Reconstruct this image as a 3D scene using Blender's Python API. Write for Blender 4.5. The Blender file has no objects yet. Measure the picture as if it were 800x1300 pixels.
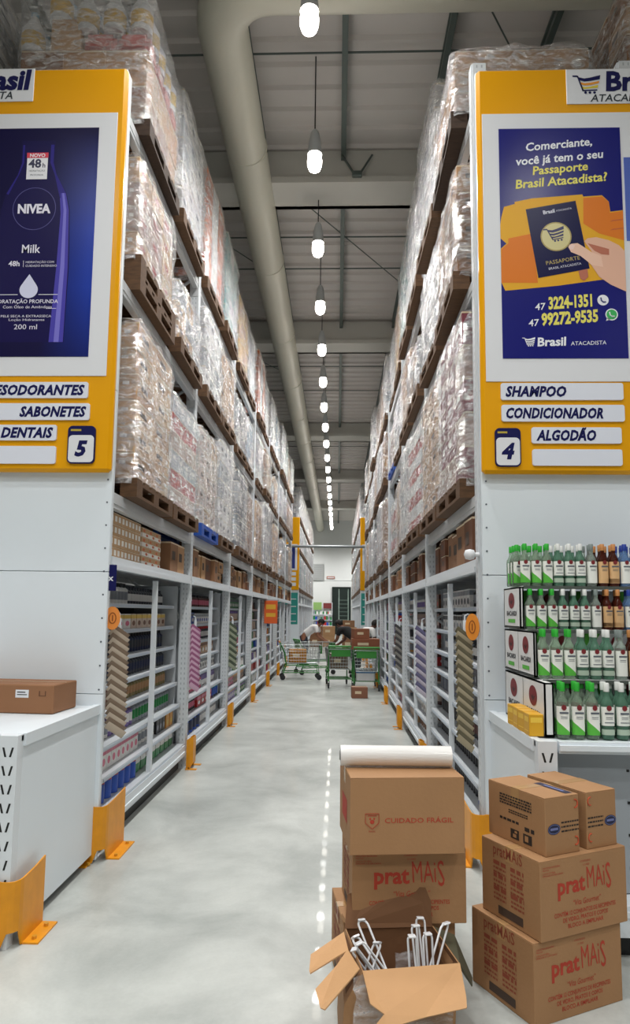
import bpy, bmesh, math, random
from mathutils import Vector, Matrix
random.seed(7)
S = bpy.context.scene
COL = S.collection
PI = math.pi

# ------------------------------------------------------------------ camera, world, exposure
cam = bpy.data.cameras.new('camera'); cam_o = bpy.data.objects.new('camera', cam); COL.objects.link(cam_o)
cam.sensor_fit = 'VERTICAL'; cam.sensor_height = 36.0
cam.lens = 850.0 / 1300.0 * 36.0
cam.shift_y = 38.0 / 1300.0
cam.clip_start = 0.05; cam.clip_end = 200
_R = Vector((0.99940402, 0.0327405, 0.01093905)); _U = Vector((-0.00743692, -0.10523732, 0.99441933)); _F = Vector((-0.03370898, 0.99390803, 0.10493111))
cam_o.matrix_world = Matrix(((_R.x, _U.x, -_F.x, 0), (_R.y, _U.y, -_F.y, 0), (_R.z, _U.z, -_F.z, 1.55), (0, 0, 0, 1)))
S.camera = cam_o
W = bpy.data.worlds.new('world'); S.world = W; W.use_nodes = True
W.node_tree.nodes['Background'].inputs[0].default_value = (0.9, 0.95, 1.0, 1); W.node_tree.nodes['Background'].inputs[1].default_value = 0.05
S.view_settings.view_transform = 'Standard'; S.view_settings.look = 'None'; S.view_settings.gamma = 1.0
S.view_settings.use_curve_mapping = False
S.view_settings.exposure = 0.0
S.cycles.use_denoising = True
S.cycles.max_bounces = 8; S.cycles.diffuse_bounces = 4; S.cycles.glossy_bounces = 3; S.cycles.transparent_max_bounces = 24
S.cycles.sample_clamp_indirect = 6.0
LAMP_W = 268.0

# ------------------------------------------------------------------ helpers
def lin(h):
    h = h.lstrip('#'); c = [int(h[i:i + 2], 16) / 255 for i in (0, 2, 4)]
    return tuple(((x + .055) / 1.055) ** 2.4 if x > .04045 else x / 12.92 for x in c) + (1,)

MATS = {}
def mat(hexcol, rough=.5, metal=0, noise=0, nscale=8, bump=0, bscale=30, stretch=(1, 1, 1), emit=0, trans=0, coat=0, alpha=1, name=None, spec=None):
    key = (hexcol, rough, metal, noise, nscale, bump, bscale, stretch, emit, trans, coat, alpha, spec)
    if key in MATS: return MATS[key]
    m = bpy.data.materials.new(name or 'mat_' + hexcol.lstrip('#')); m.use_nodes = True
    nt = m.node_tree; b = nt.nodes['Principled BSDF']
    b.inputs['Base Color'].default_value = lin(hexcol); b.inputs['Roughness'].default_value = rough; b.inputs['Metallic'].default_value = metal
    if spec is not None: b.inputs['Specular IOR Level'].default_value = spec
    if coat: b.inputs['Coat Weight'].default_value = coat; b.inputs['Coat Roughness'].default_value = .08
    if trans: b.inputs['Transmission Weight'].default_value = trans; b.inputs['IOR'].default_value = 1.3
    if alpha < 1: b.inputs['Alpha'].default_value = alpha
    if emit:
        b.inputs['Emission Color'].default_value = lin(hexcol); b.inputs['Emission Strength'].default_value = emit
    if noise or bump:
        tc = nt.nodes.new('ShaderNodeTexCoord'); mp = nt.nodes.new('ShaderNodeMapping'); mp.inputs['Scale'].default_value = stretch
        nt.links.new(tc.outputs['Object'], mp.inputs[0])
    if noise:
        n = nt.nodes.new('ShaderNodeTexNoise'); n.inputs['Scale'].default_value = nscale; n.inputs['Detail'].default_value = 6
        r = nt.nodes.new('ShaderNodeMapRange'); r.inputs[1].default_value = .25; r.inputs[2].default_value = .75; r.inputs[3].default_value = 1 - noise; r.inputs[4].default_value = 1 + noise * .6
        hs = nt.nodes.new('ShaderNodeHueSaturation'); hs.inputs['Color'].default_value = lin(hexcol)
        nt.links.new(mp.outputs[0], n.inputs[0]); nt.links.new(n.outputs[0], r.inputs[0]); nt.links.new(r.outputs[0], hs.inputs['Value']); nt.links.new(hs.outputs[0], b.inputs['Base Color'])
    if bump:
        n2 = nt.nodes.new('ShaderNodeTexNoise'); n2.inputs['Scale'].default_value = bscale; n2.inputs['Detail'].default_value = 4
        bp = nt.nodes.new('ShaderNodeBump'); bp.inputs['Strength'].default_value = bump; bp.inputs['Distance'].default_value = .02
        nt.links.new(mp.outputs[0], n2.inputs[0]); nt.links.new(n2.outputs[0], bp.inputs['Height']); nt.links.new(bp.outputs[0], b.inputs['Normal'])
    MATS[key] = m
    return m

def film_material(name, dens=.35, white=.35):
    m = bpy.data.materials.new(name); m.use_nodes = True; nt = m.node_tree; nt.nodes.clear(); N = nt.nodes.new; L = nt.links.new
    out = N('ShaderNodeOutputMaterial'); tr = N('ShaderNodeBsdfTransparent'); gl = N('ShaderNodeBsdfGlossy'); df = N('ShaderNodeBsdfDiffuse')
    tr.inputs[0].default_value = (.97, .97, .98, 1)
    gl.inputs['Roughness'].default_value = .16; gl.inputs['Color'].default_value = (1, 1, 1, 1); df.inputs[0].default_value = (.86, .88, .9, 1)
    mixa = N('ShaderNodeMixShader'); mixa.inputs[0].default_value = white; mixb = N('ShaderNodeMixShader')
    tc = N('ShaderNodeTexCoord'); mp = N('ShaderNodeMapping'); mp.inputs['Scale'].default_value = (1, 1, 2.6); mp.inputs['Rotation'].default_value = (.5, .4, .0)
    n1 = N('ShaderNodeTexNoise'); n1.inputs['Scale'].default_value = 5; n1.inputs['Detail'].default_value = 7; n1.inputs['Distortion'].default_value = 2.2; n1.inputs['Roughness'].default_value = .62
    n2 = N('ShaderNodeTexNoise'); n2.inputs['Scale'].default_value = 9; n2.inputs['Detail'].default_value = 5; n2.inputs['Distortion'].default_value = 1.6
    oi = N('ShaderNodeObjectInfo'); add = N('ShaderNodeVectorMath'); add.operation = 'ADD'
    L(tc.outputs['Object'], add.inputs[0]); L(oi.outputs['Location'], add.inputs[1]); L(add.outputs[0], mp.inputs[0])
    L(mp.outputs[0], n1.inputs[0]); L(mp.outputs[0], n2.inputs[0])
    cr = N('ShaderNodeMapRange'); cr.inputs[1].default_value = .38; cr.inputs[2].default_value = .72; cr.inputs[3].default_value = dens * .35; cr.inputs[4].default_value = min(1, dens * 2.1)
    bp = N('ShaderNodeBump'); bp.inputs['Strength'].default_value = .95; bp.inputs['Distance'].default_value = .06
    L(n2.outputs[0], cr.inputs[0]); L(n1.outputs[0], bp.inputs['Height']); L(bp.outputs[0], gl.inputs['Normal']); L(bp.outputs[0], df.inputs['Normal'])
    L(gl.outputs[0], mixa.inputs[1]); L(df.outputs[0], mixa.inputs[2]); L(tr.outputs[0], mixb.inputs[1]); L(mixa.outputs[0], mixb.inputs[2]); L(cr.outputs[0], mixb.inputs[0])
    L(mixb.outputs[0], out.inputs[0])
    return m

_TXT = {}
def text_geo(s, shear=0, bold=0, res=2, space=1.0):
    k = (s, shear, bold, res, space)
    if k in _TXT: return _TXT[k]
    cu = bpy.data.curves.new('t', 'FONT'); cu.body = s; cu.size = 1; cu.shear = shear; cu.offset = bold; cu.resolution_u = res; cu.space_character = space
    ob = bpy.data.objects.new('t', cu); me = ob.to_mesh()
    v = [(p.co.x, p.co.y) for p in me.vertices]; f = [tuple(p.vertices) for p in me.polygons]
    ob.to_mesh_clear(); bpy.data.objects.remove(ob); bpy.data.curves.remove(cu)
    x0 = min(p[0] for p in v); x1 = max(p[0] for p in v); y0 = min(p[1] for p in v); y1 = max(p[1] for p in v)
    _TXT[k] = (v, f, x0, x1, y0, y1)
    return _TXT[k]

def frame(o, right, up):
    r = Vector(right).normalized(); u = Vector(up).normalized(); n = r.cross(u)
    return Matrix(((r.x, u.x, n.x, o[0]), (r.y, u.y, n.y, o[1]), (r.z, u.z, n.z, o[2]), (0, 0, 0, 1)))

class MB:
    def __init__(s): s.v = []; s.f = []; s.m = []
    def add(s, vs, fs, m=0, M=None):
        o = len(s.v)
        s.v += [tuple(M @ Vector(p)) for p in vs] if M is not None else [tuple(p) for p in vs]
        s.f += [tuple(i + o for i in f) for f in fs]; s.m += [m] * len(fs)
        return s
    def box(s, x0, x1, y0, y1, z0, z1, m=0, M=None):
        return s.add([(x0, y0, z0), (x1, y0, z0), (x1, y1, z0), (x0, y1, z0), (x0, y0, z1), (x1, y0, z1), (x1, y1, z1), (x0, y1, z1)],
                     [(0, 3, 2, 1), (4, 5, 6, 7), (0, 1, 5, 4), (1, 2, 6, 5), (2, 3, 7, 6), (3, 0, 4, 7)], m, M)
    def prism(s, pts, z0, z1, m=0, M=None):          # polygon in xy extruded along z
        n = len(pts)
        return s.add([(x, y, z0) for x, y in pts] + [(x, y, z1) for x, y in pts],
                     [tuple(range(n))[::-1], tuple(range(n, 2 * n))] + [(i, (i + 1) % n, n + (i + 1) % n, n + i) for i in range(n)], m, M)
    def cyl(s, p0, p1, r, n=12, m=0, r1=None, M=None):
        p0 = Vector(p0); p1 = Vector(p1); d = (p1 - p0).normalized(); a = d.orthogonal().normalized(); b = d.cross(a); r1 = r if r1 is None else r1
        vs = []
        for p, q in ((p0, r), (p1, r1)):
            vs += [tuple(p + (a * math.cos(2 * PI * i / n) + b * math.sin(2 * PI * i / n)) * q) for i in range(n)]
        return s.add(vs, [(i, (i + 1) % n, n + (i + 1) % n, n + i) for i in range(n)] + [tuple(range(n))[::-1], tuple(range(n, 2 * n))], m, M)
    def tube(s, pts, r, n=6, m=0, M=None):
        P = [Vector(p) for p in pts]; vs = []; up = None
        for i, p in enumerate(P):
            d = (P[min(i + 1, len(P) - 1)] - P[max(i - 1, 0)]).normalized()
            if up is None: up = d.orthogonal().normalized()
            a = (up - d * up.dot(d)); a = a.normalized() if a.length > 1e-6 else d.orthogonal().normalized(); up = a; b = d.cross(a)
            vs += [tuple(p + (a * math.cos(2 * PI * k / n) + b * math.sin(2 * PI * k / n)) * r) for k in range(n)]
        fs = [(i * n + k, i * n + (k + 1) % n, (i + 1) * n + (k + 1) % n, (i + 1) * n + k) for i in range(len(P) - 1) for k in range(n)]
        fs += [tuple(range(n))[::-1], tuple(range((len(P) - 1) * n, len(P) * n))]
        return s.add(vs, fs, m, M)
    def lathe(s, prof, n=14, m=0, M=None, ms=None, sq=0):  # prof [(r,z)]; sq squares the section
        vs = []
        for r, z in prof:
            for i in range(n):
                a = 2 * PI * i / n; c, t = math.cos(a), math.sin(a); k = 1 / max(abs(c), abs(t)) if sq else 1; k = 1 + (k - 1) * sq
                vs.append((r * c * k, r * t * k, z))
        o = len(s.f)
        fs = [(j * n + i, j * n + (i + 1) % n, (j + 1) * n + (i + 1) % n, (j + 1) * n + i) for j in range(len(prof) - 1) for i in range(n)]
        fs += [tuple(range(n))[::-1], tuple(range((len(prof) - 1) * n, len(prof) * n))]
        s.add(vs, fs, m, M)
        if ms:
            for j in range(len(prof) - 1):
                for i in range(n): s.m[o + j * n + i] = ms[j]
            s.m[-1] = ms[-1]; s.m[-2] = ms[0]
        return s
    def disc(s, cx, cy, rx, ry, z, n=24, m=0, M=None):
        return s.add([(cx + rx * math.cos(2 * PI * i / n), cy + ry * math.sin(2 * PI * i / n), z) for i in range(n)], [tuple(range(n))], m, M)
    def ring(s, cx, cy, rx, ry, w, z, n=28, m=0, M=None):
        vs = []
        for k in (0, w): vs += [(cx + (rx - k) * math.cos(2 * PI * i / n), cy + (ry - k) * math.sin(2 * PI * i / n), z) for i in range(n)]
        return s.add(vs, [(i, (i + 1) % n, n + (i + 1) % n, n + i) for i in range(n)], m, M)
    def poly(s, pts, z=0, m=0, M=None): return s.add([(p[0], p[1], z) for p in pts], [tuple(range(len(pts)))], m, M)
    def rect(s, x0, x1, y0, y1, z=0, m=0, M=None): return s.poly([(x0, y0), (x1, y0), (x1, y1), (x0, y1)], z, m, M)
    def text(s, t, x, y, h=None, w=None, z=0, m=0, M=None, shear=0, bold=0, al='L', res=2, space=1.0):
        v, f, x0, x1, y0, y1 = text_geo(t, shear, bold, res, space)
        k = (h / .7) if h else None; kx = (w / (x1 - x0)) if w else k
        if k is None: k = kx
        ox = {'L': x0, 'C': (x0 + x1) / 2, 'R': x1}[al]
        return s.add([(x + (a - ox) * kx, y + b * k, z) for a, b in v], f, m, M)
    def build(s, name, mats, parent=None, bevel=0, seg=1, smooth=False, ang=None):
        me = bpy.data.meshes.new(name); me.from_pydata(s.v, [], s.f)
        if not isinstance(mats, (list, tuple)): mats = [mats]
        for m in mats: me.materials.append(m)
        me.polygons.foreach_set('material_index', s.m)
        if bevel:
            bm = bmesh.new(); bm.from_mesh(me); bmesh.ops.bevel(bm, geom=bm.edges[:], offset=bevel, segments=seg, affect='EDGES', clamp_overlap=True); bm.to_mesh(me); bm.free()
        if smooth:
            me.polygons.foreach_set('use_smooth', [True] * len(me.polygons))
            if ang: me.set_sharp_from_angle(angle=ang)
        me.update()
        o = bpy.data.objects.new(name, me); COL.objects.link(o)
        if parent is not None: o.parent = parent
        return o

def tag(o, label=None, cat=None, group=None, kind=None):
    if label: o['label'] = label
    if cat: o['category'] = cat
    if group: o['group'] = group
    if kind: o['kind'] = kind
    return o
def thing(name, label, cat, loc=(0, 0, 0), rz=0, group=None):
    o = bpy.data.objects.new(name, None); COL.objects.link(o); o.empty_display_size = .1
    o.location = loc; o.rotation_euler = (0, 0, rz)
    return tag(o, label, cat, group)
KIDS = {}
def copy_tree(o, parent=None):
    c = o.copy(); COL.objects.link(c)
    if parent is not None: c.parent = parent
    for ch in list(o.children): copy_tree(ch, c)
    return c
def struct(name, mb, m, **k): return tag(mb.build(name, m, **k), kind='structure')
PROTO = {}
def place(key, builder, loc, rz, label, group=None, scale=1):
    """first call builds the thing itself, later calls copy it with its parts"""
    if key not in PROTO: o = PROTO[key] = builder()
    else: o = copy_tree(PROTO[key])
    o.location = loc; o.rotation_euler = (0, 0, rz); o.scale = (scale,) * 3
    o['label'] = label
    if group: o['group'] = group
    elif 'group' in o: del o['group']
    return o

# ------------------------------------------------------------------ common materials
M_white = mat('#dde3e8', .42, noise=.03, nscale=2)
M_panel = mat('#e2eaf0', .38, noise=.025, nscale=1.5, name='white_enamel')
M_grey = mat('#9aa1a8', .45)
M_beam = mat('#c6c9cb', .4, noise=.06, nscale=5, name='rack_paint')
M_dark = mat('#17181a', .7)
M_yellow = mat('#e6a208', .3, spec=.25, name='sign_yellow')
M_guard = mat('#e2960f', .42, noise=.1, nscale=12, name='guard_yellow')
M_navy = mat('#14164f', .4, spec=.2, name='navy')
M_board = mat('#dfe1e5', .4, spec=.35)
M_black = mat('#111214', .5)
M_steel = mat('#b9bdc0', .3, metal=.8)
M_wood = mat('#5f4228', .75, noise=.35, nscale=14, stretch=(1, 5, 5), name='pallet_wood')
M_wood2 = mat('#3d2b1e', .8, noise=.35, nscale=14, stretch=(1, 5, 5), name='old_pallet_wood')
M_film = film_material('stretch_film', .44, .22)
M_filmw = film_material('stretch_film_dense', .56, .26)
M_kraft = mat('#a57c55', .75, noise=.07, nscale=4, bump=.06, bscale=60, name='kraft_cardboard')
M_kraft_shade = mat('#775235', .8, noise=.08, nscale=4, name='kraft_shaded')  # kraft darkened to paint the shade inside the open carton
M_redink = mat('#b03a26', .7, name='red_ink')
M_blackink = mat('#2a2320', .7, name='black_ink')

# ------------------------------------------------------------------ lamps
def make_lamp(watt=None, cone=150):
    t = thing('pendant_lamp', 'x', 'lamp')
    c = MB(); c.cyl((0, 0, .42), (0, 0, 1.41), .008, 6); c.build('cord', M_dark, t)
    h = MB(); h.lathe([(.025, .44), (.05, .40), (.07, .30), (.085, .16), (.09, .12)], 14); h.build('housing', mat('#b9bcbe', .4), t, smooth=True, ang=.6)
    b = MB(); b.lathe([(.075, .12), (.088, .05), (.086, -.02), (.068, -.07), (.035, -.095)], 14); b.build('bulb', mat('#fff8ec', .4, emit=18.0), t, smooth=True, ang=.9)
    ld = bpy.data.lights.new('bulb_light', 'SPOT'); ld.energy = watt or LAMP_W; ld.spot_size = math.radians(cone); ld.spot_blend = 1.0; ld.shadow_soft_size = .10; ld.color = (1.0, .99, .965)
    lo = bpy.data.objects.new('bulb_light', ld); COL.objects.link(lo); lo.parent = t; lo.location = (0, 0, -.26)
    return t
LAMP_Z = 6.92
words_n = ['first', 'second', 'third', 'fourth', 'fifth', 'sixth', 'seventh', 'eighth', 'ninth', 'tenth', 'eleventh', 'twelfth', 'thirteenth', 'fourteenth', 'fifteenth', 'sixteenth', 'seventeenth', 'eighteenth', 'nineteenth', 'twentieth']
for i in range(20):
    place('lamp', make_lamp, (-.295 - min(i, 6) * .015, 5.6 + 1.936 * i, LAMP_Z), 0, 'glowing pendant lamp over the aisle, %s lamp of the row' % words_n[i], 'pendant lamps in a row over the aisle')
for j, y in enumerate((-3.4, -.8, 1.8, 3.7)):
    place('lamp', make_lamp, (-.33, y, LAMP_Z), 0, 'glowing pendant lamp over the open floor before the racks, %s one' % words_n[j], 'pendant lamps in a row over the aisle')
k = 0
for x, y in ((-4.2, 44.6), (3.9, 44.6), (-2.5, 46.4), (2.1, 46.4)):  # extra lamps hidden behind the racks, added to brighten the back wall
    place('fill_lamp', lambda: make_lamp(620.0, 172), (x, y, LAMP_Z), 0, 'added pendant lamp out of view, brightening the back wall, %s one' % words_n[k], 'added pendant lamps brightening the back wall'); k += 1
for x in (-5.6, -2.9, 2.3, 5.2):  # unseen side lamps added to throw more light on the sign fronts
    for y in (-3.6, .6):
        place('lamp', make_lamp, (x, y, LAMP_Z), 0, 'added unseen pendant lamp brightening the sign fronts, %s beside the main row' % words_n[k], 'added pendant lamps brightening the sign fronts'); k += 1
# ------------------------------------------------------------------ the hall
X0, X1, Y0R, Y1R, ZC = -12.0, 12.0, -9.0, 49.0, 8.2
def floor_material():
    m = bpy.data.materials.new('polished_concrete'); m.use_nodes = True; nt = m.node_tree; b = nt.nodes['Principled BSDF']; N = nt.nodes.new; L = nt.links.new
    tc = N('ShaderNodeTexCoord')
    n = N('ShaderNodeTexNoise'); n.inputs['Scale'].default_value = 1.3; n.inputs['Detail'].default_value = 9; n.inputs['Roughness'].default_value = .62; n.inputs['Distortion'].default_value = .35
    n2 = N('ShaderNodeTexNoise'); n2.inputs['Scale'].default_value = 60; n2.inputs['Detail'].default_value = 3
    cr = N('ShaderNodeValToRGB'); e = cr.color_ramp.elements; e[0].position = .32; e[0].color = lin('#a0a5a2'); e[1].position = .66; e[1].color = lin('#cdd1cd')
    mx = N('ShaderNodeMixRGB'); mx.blend_type = 'MULTIPLY'; mx.inputs[0].default_value = .12
    L(tc.outputs['Object'], n.inputs[0]); L(tc.outputs['Object'], n2.inputs[0]); L(n.outputs[0], cr.inputs[0]); L(cr.outputs[0], mx.inputs[1]); L(n2.outputs[0], mx.inputs[2]); L(mx.outputs[0], b.inputs['Base Color'])
    b.inputs['Roughness'].default_value = .38; b.inputs['Specular IOR Level'].default_value = .4
    b.inputs['Coat Weight'].default_value = .16; b.inputs['Coat Roughness'].default_value = .03; b.inputs['Coat IOR'].default_value = 1.3
    bp = N('ShaderNodeBump'); bp.inputs['Strength'].default_value = .04; bp.inputs['Distance'].default_value = .01; L(n.outputs[0], bp.inputs['Height']); L(bp.outputs[0], b.inputs['Normal'])
    return m
struct('floor', MB().box(X0, X1, Y0R, Y1R, -.2, 0), floor_material())
# corrugated roof deck: ribs run across the aisle
mb = MB(); pts = []
y = Y0R
while y < Y1R:
    pts += [(y, 0), (y + .16, 0), (y + .19, .045), (y + .34, .045)]; y += .37
vs = []; fs = []
for (yy, dz) in pts: vs += [(X0, yy, ZC + .1 + dz), (X1, yy, ZC + .1 + dz)]
for i in range(len(pts) - 1): fs.append((2 * i, 2 * i + 2, 2 * i + 3, 2 * i + 1))
mb.add(vs, fs); mb.box(X0, X1, Y0R, Y1R, ZC + .3, ZC + .4)
struct('ceiling', mb, mat('#d6d0cb', .55, noise=.06, nscale=.8, name='roof_sheet'))
M_wall = mat('#dfe1e0', .6, noise=.03, nscale=.6, name='wall_paint')
mb = MB(); mb.box(X0, X1, Y1R, Y1R + .2, 0, ZC + .4)
mb.box(X0, -.27, Y1R - .03, Y1R, 3.9, 3.96); mb.box(.9, X1, Y1R - .03, Y1R, 3.9, 3.96); mb.box(-.27, .9, Y1R - .03, Y1R, 3.9, 3.96)
struct('wall_back', mb, M_wall)
struct('wall_left', MB().box(X0 - .2, X0, Y0R, Y1R, 0, ZC + .4), M_wall)
struct('wall_right', MB().box(X1, X1 + .2, Y0R, Y1R, 0, ZC + .4), M_wall)
struct('wall_front', MB().box(X0, X1, Y0R - .2, Y0R, 0, ZC + .4), M_wall)
M_dkg = mat('#14231f', .5)
mb = MB(); mb.box(-.3, .92, Y1R - .06, Y1R - .002, 0, 3.35); mb.box(-.38, -.3, Y1R - .1, Y1R - .002, 0, 3.43); mb.box(.92, 1.0, Y1R - .1, Y1R - .002, 0, 3.43); mb.box(-.38, 1.0, Y1R - .1, Y1R - .002, 3.35, 3.43)
struct('door_1', mb, M_dkg)
# concrete tie beams across the hall
M_conc = mat('#c9c7c0', .7, noise=.05, nscale=2, name='precast_concrete')
for k, (y0, y1, z0, z1) in enumerate(((9.15, 9.32, 7.72, 8.2), (14.95, 15.1, 7.72, 8.2), (23.3, 23.6, 7.78, 8.2), (31.2, 31.5, 7.8, 8.2), (40.0, 40.4, 7.8, 8.2))):
    b = MB(); b.box(X0, X1, y0, y1, z0 + .09, ZC + .08); b.box(X0, X1, y0 - .1, y1 + .38, z0, z0 + .09)
    b.box(X0, X1, y1 + .3, y1 + .38, z0 + .0, z0 + .12)
    struct('trim_%d' % (k + 1), b, M_conc)
# steel purlins along the hall
M_purl = mat('#5d6763', .5, metal=.3)
k = 7
for x in (-8.2, -6.9, -5.7, -4.5, -3.4, -2.25, -1.1, .045, 1.25, 2.4, 3.5, 4.6, 5.8, 7.0):
    b = MB(); b.box(x - .035, x + .035, Y0R + .05, Y1R - .05, 8.12, 8.16); b.box(x - .008, x + .008, Y0R + .05, Y1R - .05, 8.16, 8.27); b.box(x - .035, x + .035, Y0R + .05, Y1R - .05, 8.26, 8.29)
    struct('trim_%d' % k, b, M_purl); k += 1
# thin transverse rods under the deck and brace brackets
for y in (6.3, 7.35, 11.3, 12.4, 16.3, 17.6, 19.6, 24.5, 26.4):
    struct('trim_%d' % k, MB().cyl((X0, y, 8.21), (X1, y, 8.21), .013, 6), M_purl); k += 1
for x0, ya in ((-3.4, 9.5), (-1.1, 9.5), (1.25, 6.2), (-3.4, 15.2)):
    struct('trim_%d' % k, MB().tube([(x0, ya, 8.19), (x0 + 2.3, ya + 3.4, 8.19)], .01, 5), M_purl); k += 1
def make_bracket():
    t = thing('brace_bracket', 'steel V brace bracket hanging under the roof at the first concrete beam', 'bracket', (.24, 9.03, 7.72))
    MB().tube([(-.22, 0, .40), (-.05, -.01, .12)], .016, 6).tube([(.22, 0, .40), (.05, -.01, .12)], .016, 6).build('brace_rod', M_purl, t)
    MB().box(-.07, .07, -.04, .07, .06, .14).build('gusset_plate', M_purl, t, bevel=.01)
    return t
make_bracket()

# ventilation duct, main run with an elbow
M_duct = mat('#cfccbd', .45, noise=.03, nscale=1.2, name='painted_duct')
t = thing('ventilation_duct', 'long round cream ventilation duct under the roof with a curved elbow', 'duct', (-1.25, 7, 7.75))
def duct(pts, r, n=28):
    return MB().tube([(x + 1.25, y - 7, z - 7.75) for x, y, z in pts], r, n)
pts = [(-1.27, 48.8, 7.72)] + [(-1.26, y, 7.72) for y in (40, 30, 20, 12, 8, 6.5)]
R_ = .55
el = [(-1.26 + R_ * (1 - math.cos(a)), 6.5 - R_ * math.sin(a), 7.72) for a in [PI / 2 * i / 10 for i in range(1, 11)]]
duct(pts + el + [(-.2, 5.95, 7.72), (6.0, 5.95, 7.72)], .27).build('duct_pipe', M_duct, t, smooth=True, ang=.8)
b = MB()
for y in (8.3, 11.2, 14.2, 17.2, 20.2, 23.2, 26.2, 29, 32): b.cyl((0, y - 7, -.03), (0, y - 6.985, -.03), .276, 28)
b.build('seam_ring', M_duct, t)
# horizontal service pipe across the aisle between the rack blocks
t = thing('service_pipe', 'thin grey horizontal pipe crossing the aisle before the far racks', 'pipe', (0, 25.3, 4.05))
MB().cyl((-3.2, 0, 0), (3.2, 0, 0), .055, 10).build('pipe_run', mat('#8b9093', .4, metal=.5), t, smooth=True, ang=.8)
MB().cyl((-2.9, 0, 0), (-2.9, 0, 4.26), .012, 6).cyl((2.6, 0, 0), (2.6, 0, 4.26), .012, 6).build('hanger', M_grey, t)
# small things on the back wall
t = thing('wall_vent', 'flat grey box cover mounted high on the white back wall', 'vent', (-1.45, Y1R - .12, 4.45))
MB().box(-.5, .45, 0, .1, -.55, .65).build('cover', mat('#a8aaa9', .5), t, bevel=.02)
b = MB()
for i in range(7): b.box(-.42, .38, -.015, .0, -.42 + i * .15, -.36 + i * .15)
b.build('slat', mat('#9c9e9e', .5), t)
t = thing('exit_sign', 'small red sign on the white back wall above the dark doorway', 'sign', (-.48, Y1R - .06, 4.1))
MB().box(-.3, .3, 0, .05, -.09, .1).build('sign_plate', mat('#a8705f', .5), t, bevel=.01)
MB().box(-.24, .24, -.006, -.001, -.03, .03).build('lettering', M_board, t)
# ------------------------------------------------------------------ pallet racks
XL, XR = -1.5, .906
RY0, PITCH, NB = 4.30, 2.5, 7
LV = [2.345, 3.86, 5.09]                 # tops of the pallet beams
SHELF = 1.91
def upright_material():
    m = bpy.data.materials.new('perforated_upright'); m.use_nodes = True; nt = m.node_tree; b = nt.nodes['Principled BSDF']; N = nt.nodes.new; L = nt.links.new
    tc = N('ShaderNodeTexCoord'); sp = N('ShaderNodeSeparateXYZ'); L(tc.outputs['Object'], sp.inputs[0])
    def fn(op, a, bb=None):
        n = N('ShaderNodeMath'); n.operation = op
        if hasattr(a, 'is_output'): L(a, n.inputs[0])
        else: n.inputs[0].default_value = a
        if bb is not None:
            if hasattr(bb, 'is_output'): L(bb, n.inputs[1])
            else: n.inputs[1].default_value = bb
        return n.outputs[0]
    zz = fn('LESS_THAN', fn('ABSOLUTE', fn('SUBTRACT', fn('FRACT', fn('MULTIPLY', sp.outputs[2], 20.0)), .5)), .22)
    ww = []
    for ax in (0, 1):
        d = fn('ABSOLUTE', sp.outputs[ax]); ww.append(fn('MULTIPLY', fn('GREATER_THAN', d, .012), fn('LESS_THAN', d, .022)))
    hole = fn('MULTIPLY', zz, fn('MAXIMUM', ww[0], ww[1]))
    mx = N('ShaderNodeMixRGB'); mx.inputs[1].default_value = lin('#d2d7db'); mx.inputs[2].default_value = lin('#a9b0b6'); L(hole, mx.inputs[0]); L(mx.outputs[0], b.inputs['Base Color'])
    b.inputs['Roughness'].default_value = .4
    return m
M_up = upright_material()
TOP = 5.35
def rack_row(side, xface, y0, nb, label, detail=True, top=TOP):
    sg = 1 if side == 'L' else -1                     # direction from the goods to the aisle
    t = thing('pallet_rack', label, 'rack', (xface, y0, 0))
    up = None
    for i in range(nb + 1):
        for d in (0, 1.0):
            if up is None:
                m = MB(); m.box(-.045, .045, -.05, .05, 0, top); m.box(-.055, -.045, -.035, .035, 0, top); m.box(-.07, .06, -.06, .06, 0, .008)
                up = o = m.build('upright', M_up, t)
            else: o = up.copy(); COL.objects.link(o)
            o.location = (-sg * (.05 + d), .05 + i * PITCH, 0)
    br = None
    for i in range(nb + 1):
        if br is None:
            m = MB(); z = .3; k = 0
            while z < top - .7:
                a, b_ = (-.1, -1.0) if k % 2 == 0 else (-1.0, -.1)
                m.tube([(a * sg, 0, z), (b_ * sg, 0, z + .6)], .016, 5); z += .6; k += 1
            m.tube([(-.1 * sg, 0, .2), (-1.0 * sg, 0, .2)], .016, 5)
            br = o = m.build('brace', M_beam, t)
        else: o = br.copy(); COL.objects.link(o)
        o.location = (0, .05 + i * PITCH, 0)
    bm_ = None
    for i in range(nb):
        for z in LV:
            for d in (0, 1.0):
                if bm_ is None:
                    m = MB(); w = PITCH - .1; m.box(-.025, .025, 0, w, -.105, 0); m.box(-.03, .03, 0, .006, -.19, .02); m.box(-.03, .03, w - .006, w, -.19, .02)
                    m.box(.025, .029, .006, w - .006, -.075, -.03) if sg > 0 else m.box(-.029, -.025, .006, w - .006, -.075, -.03)
                    bm_ = o = m.build('beam', M_beam, t)
                else: o = bm_.copy(); COL.objects.link(o)
                o.location = (-sg * (.04 + d * 1.02), .1 + i * PITCH, z)
    dk = None
    for i in range(nb):
        if dk is None:
            m = MB(); w = PITCH - .1; a, b_ = sorted((-.02 * sg, -1.05 * sg)); m.box(a, b_, 0, w, -.03, 0)
            a, b_ = sorted((-.0 * sg, -.03 * sg)); m.box(a, b_, 0, w, -.07, .0); a, b_ = sorted((.012 * sg, -.03 * sg)); m.box(a, b_, 0, w, -.085, -.05)
            dk = o = m.build('storage_deck', M_white, t)
        else: o = dk.copy(); COL.objects.link(o)
        o.location = (0, .1 + i * PITCH, SHELF)
    return t
RACK = {}
RACK['L'] = rack_row('L', XL, RY0, NB, 'tall white pallet rack running away behind the lotion sign')
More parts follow.
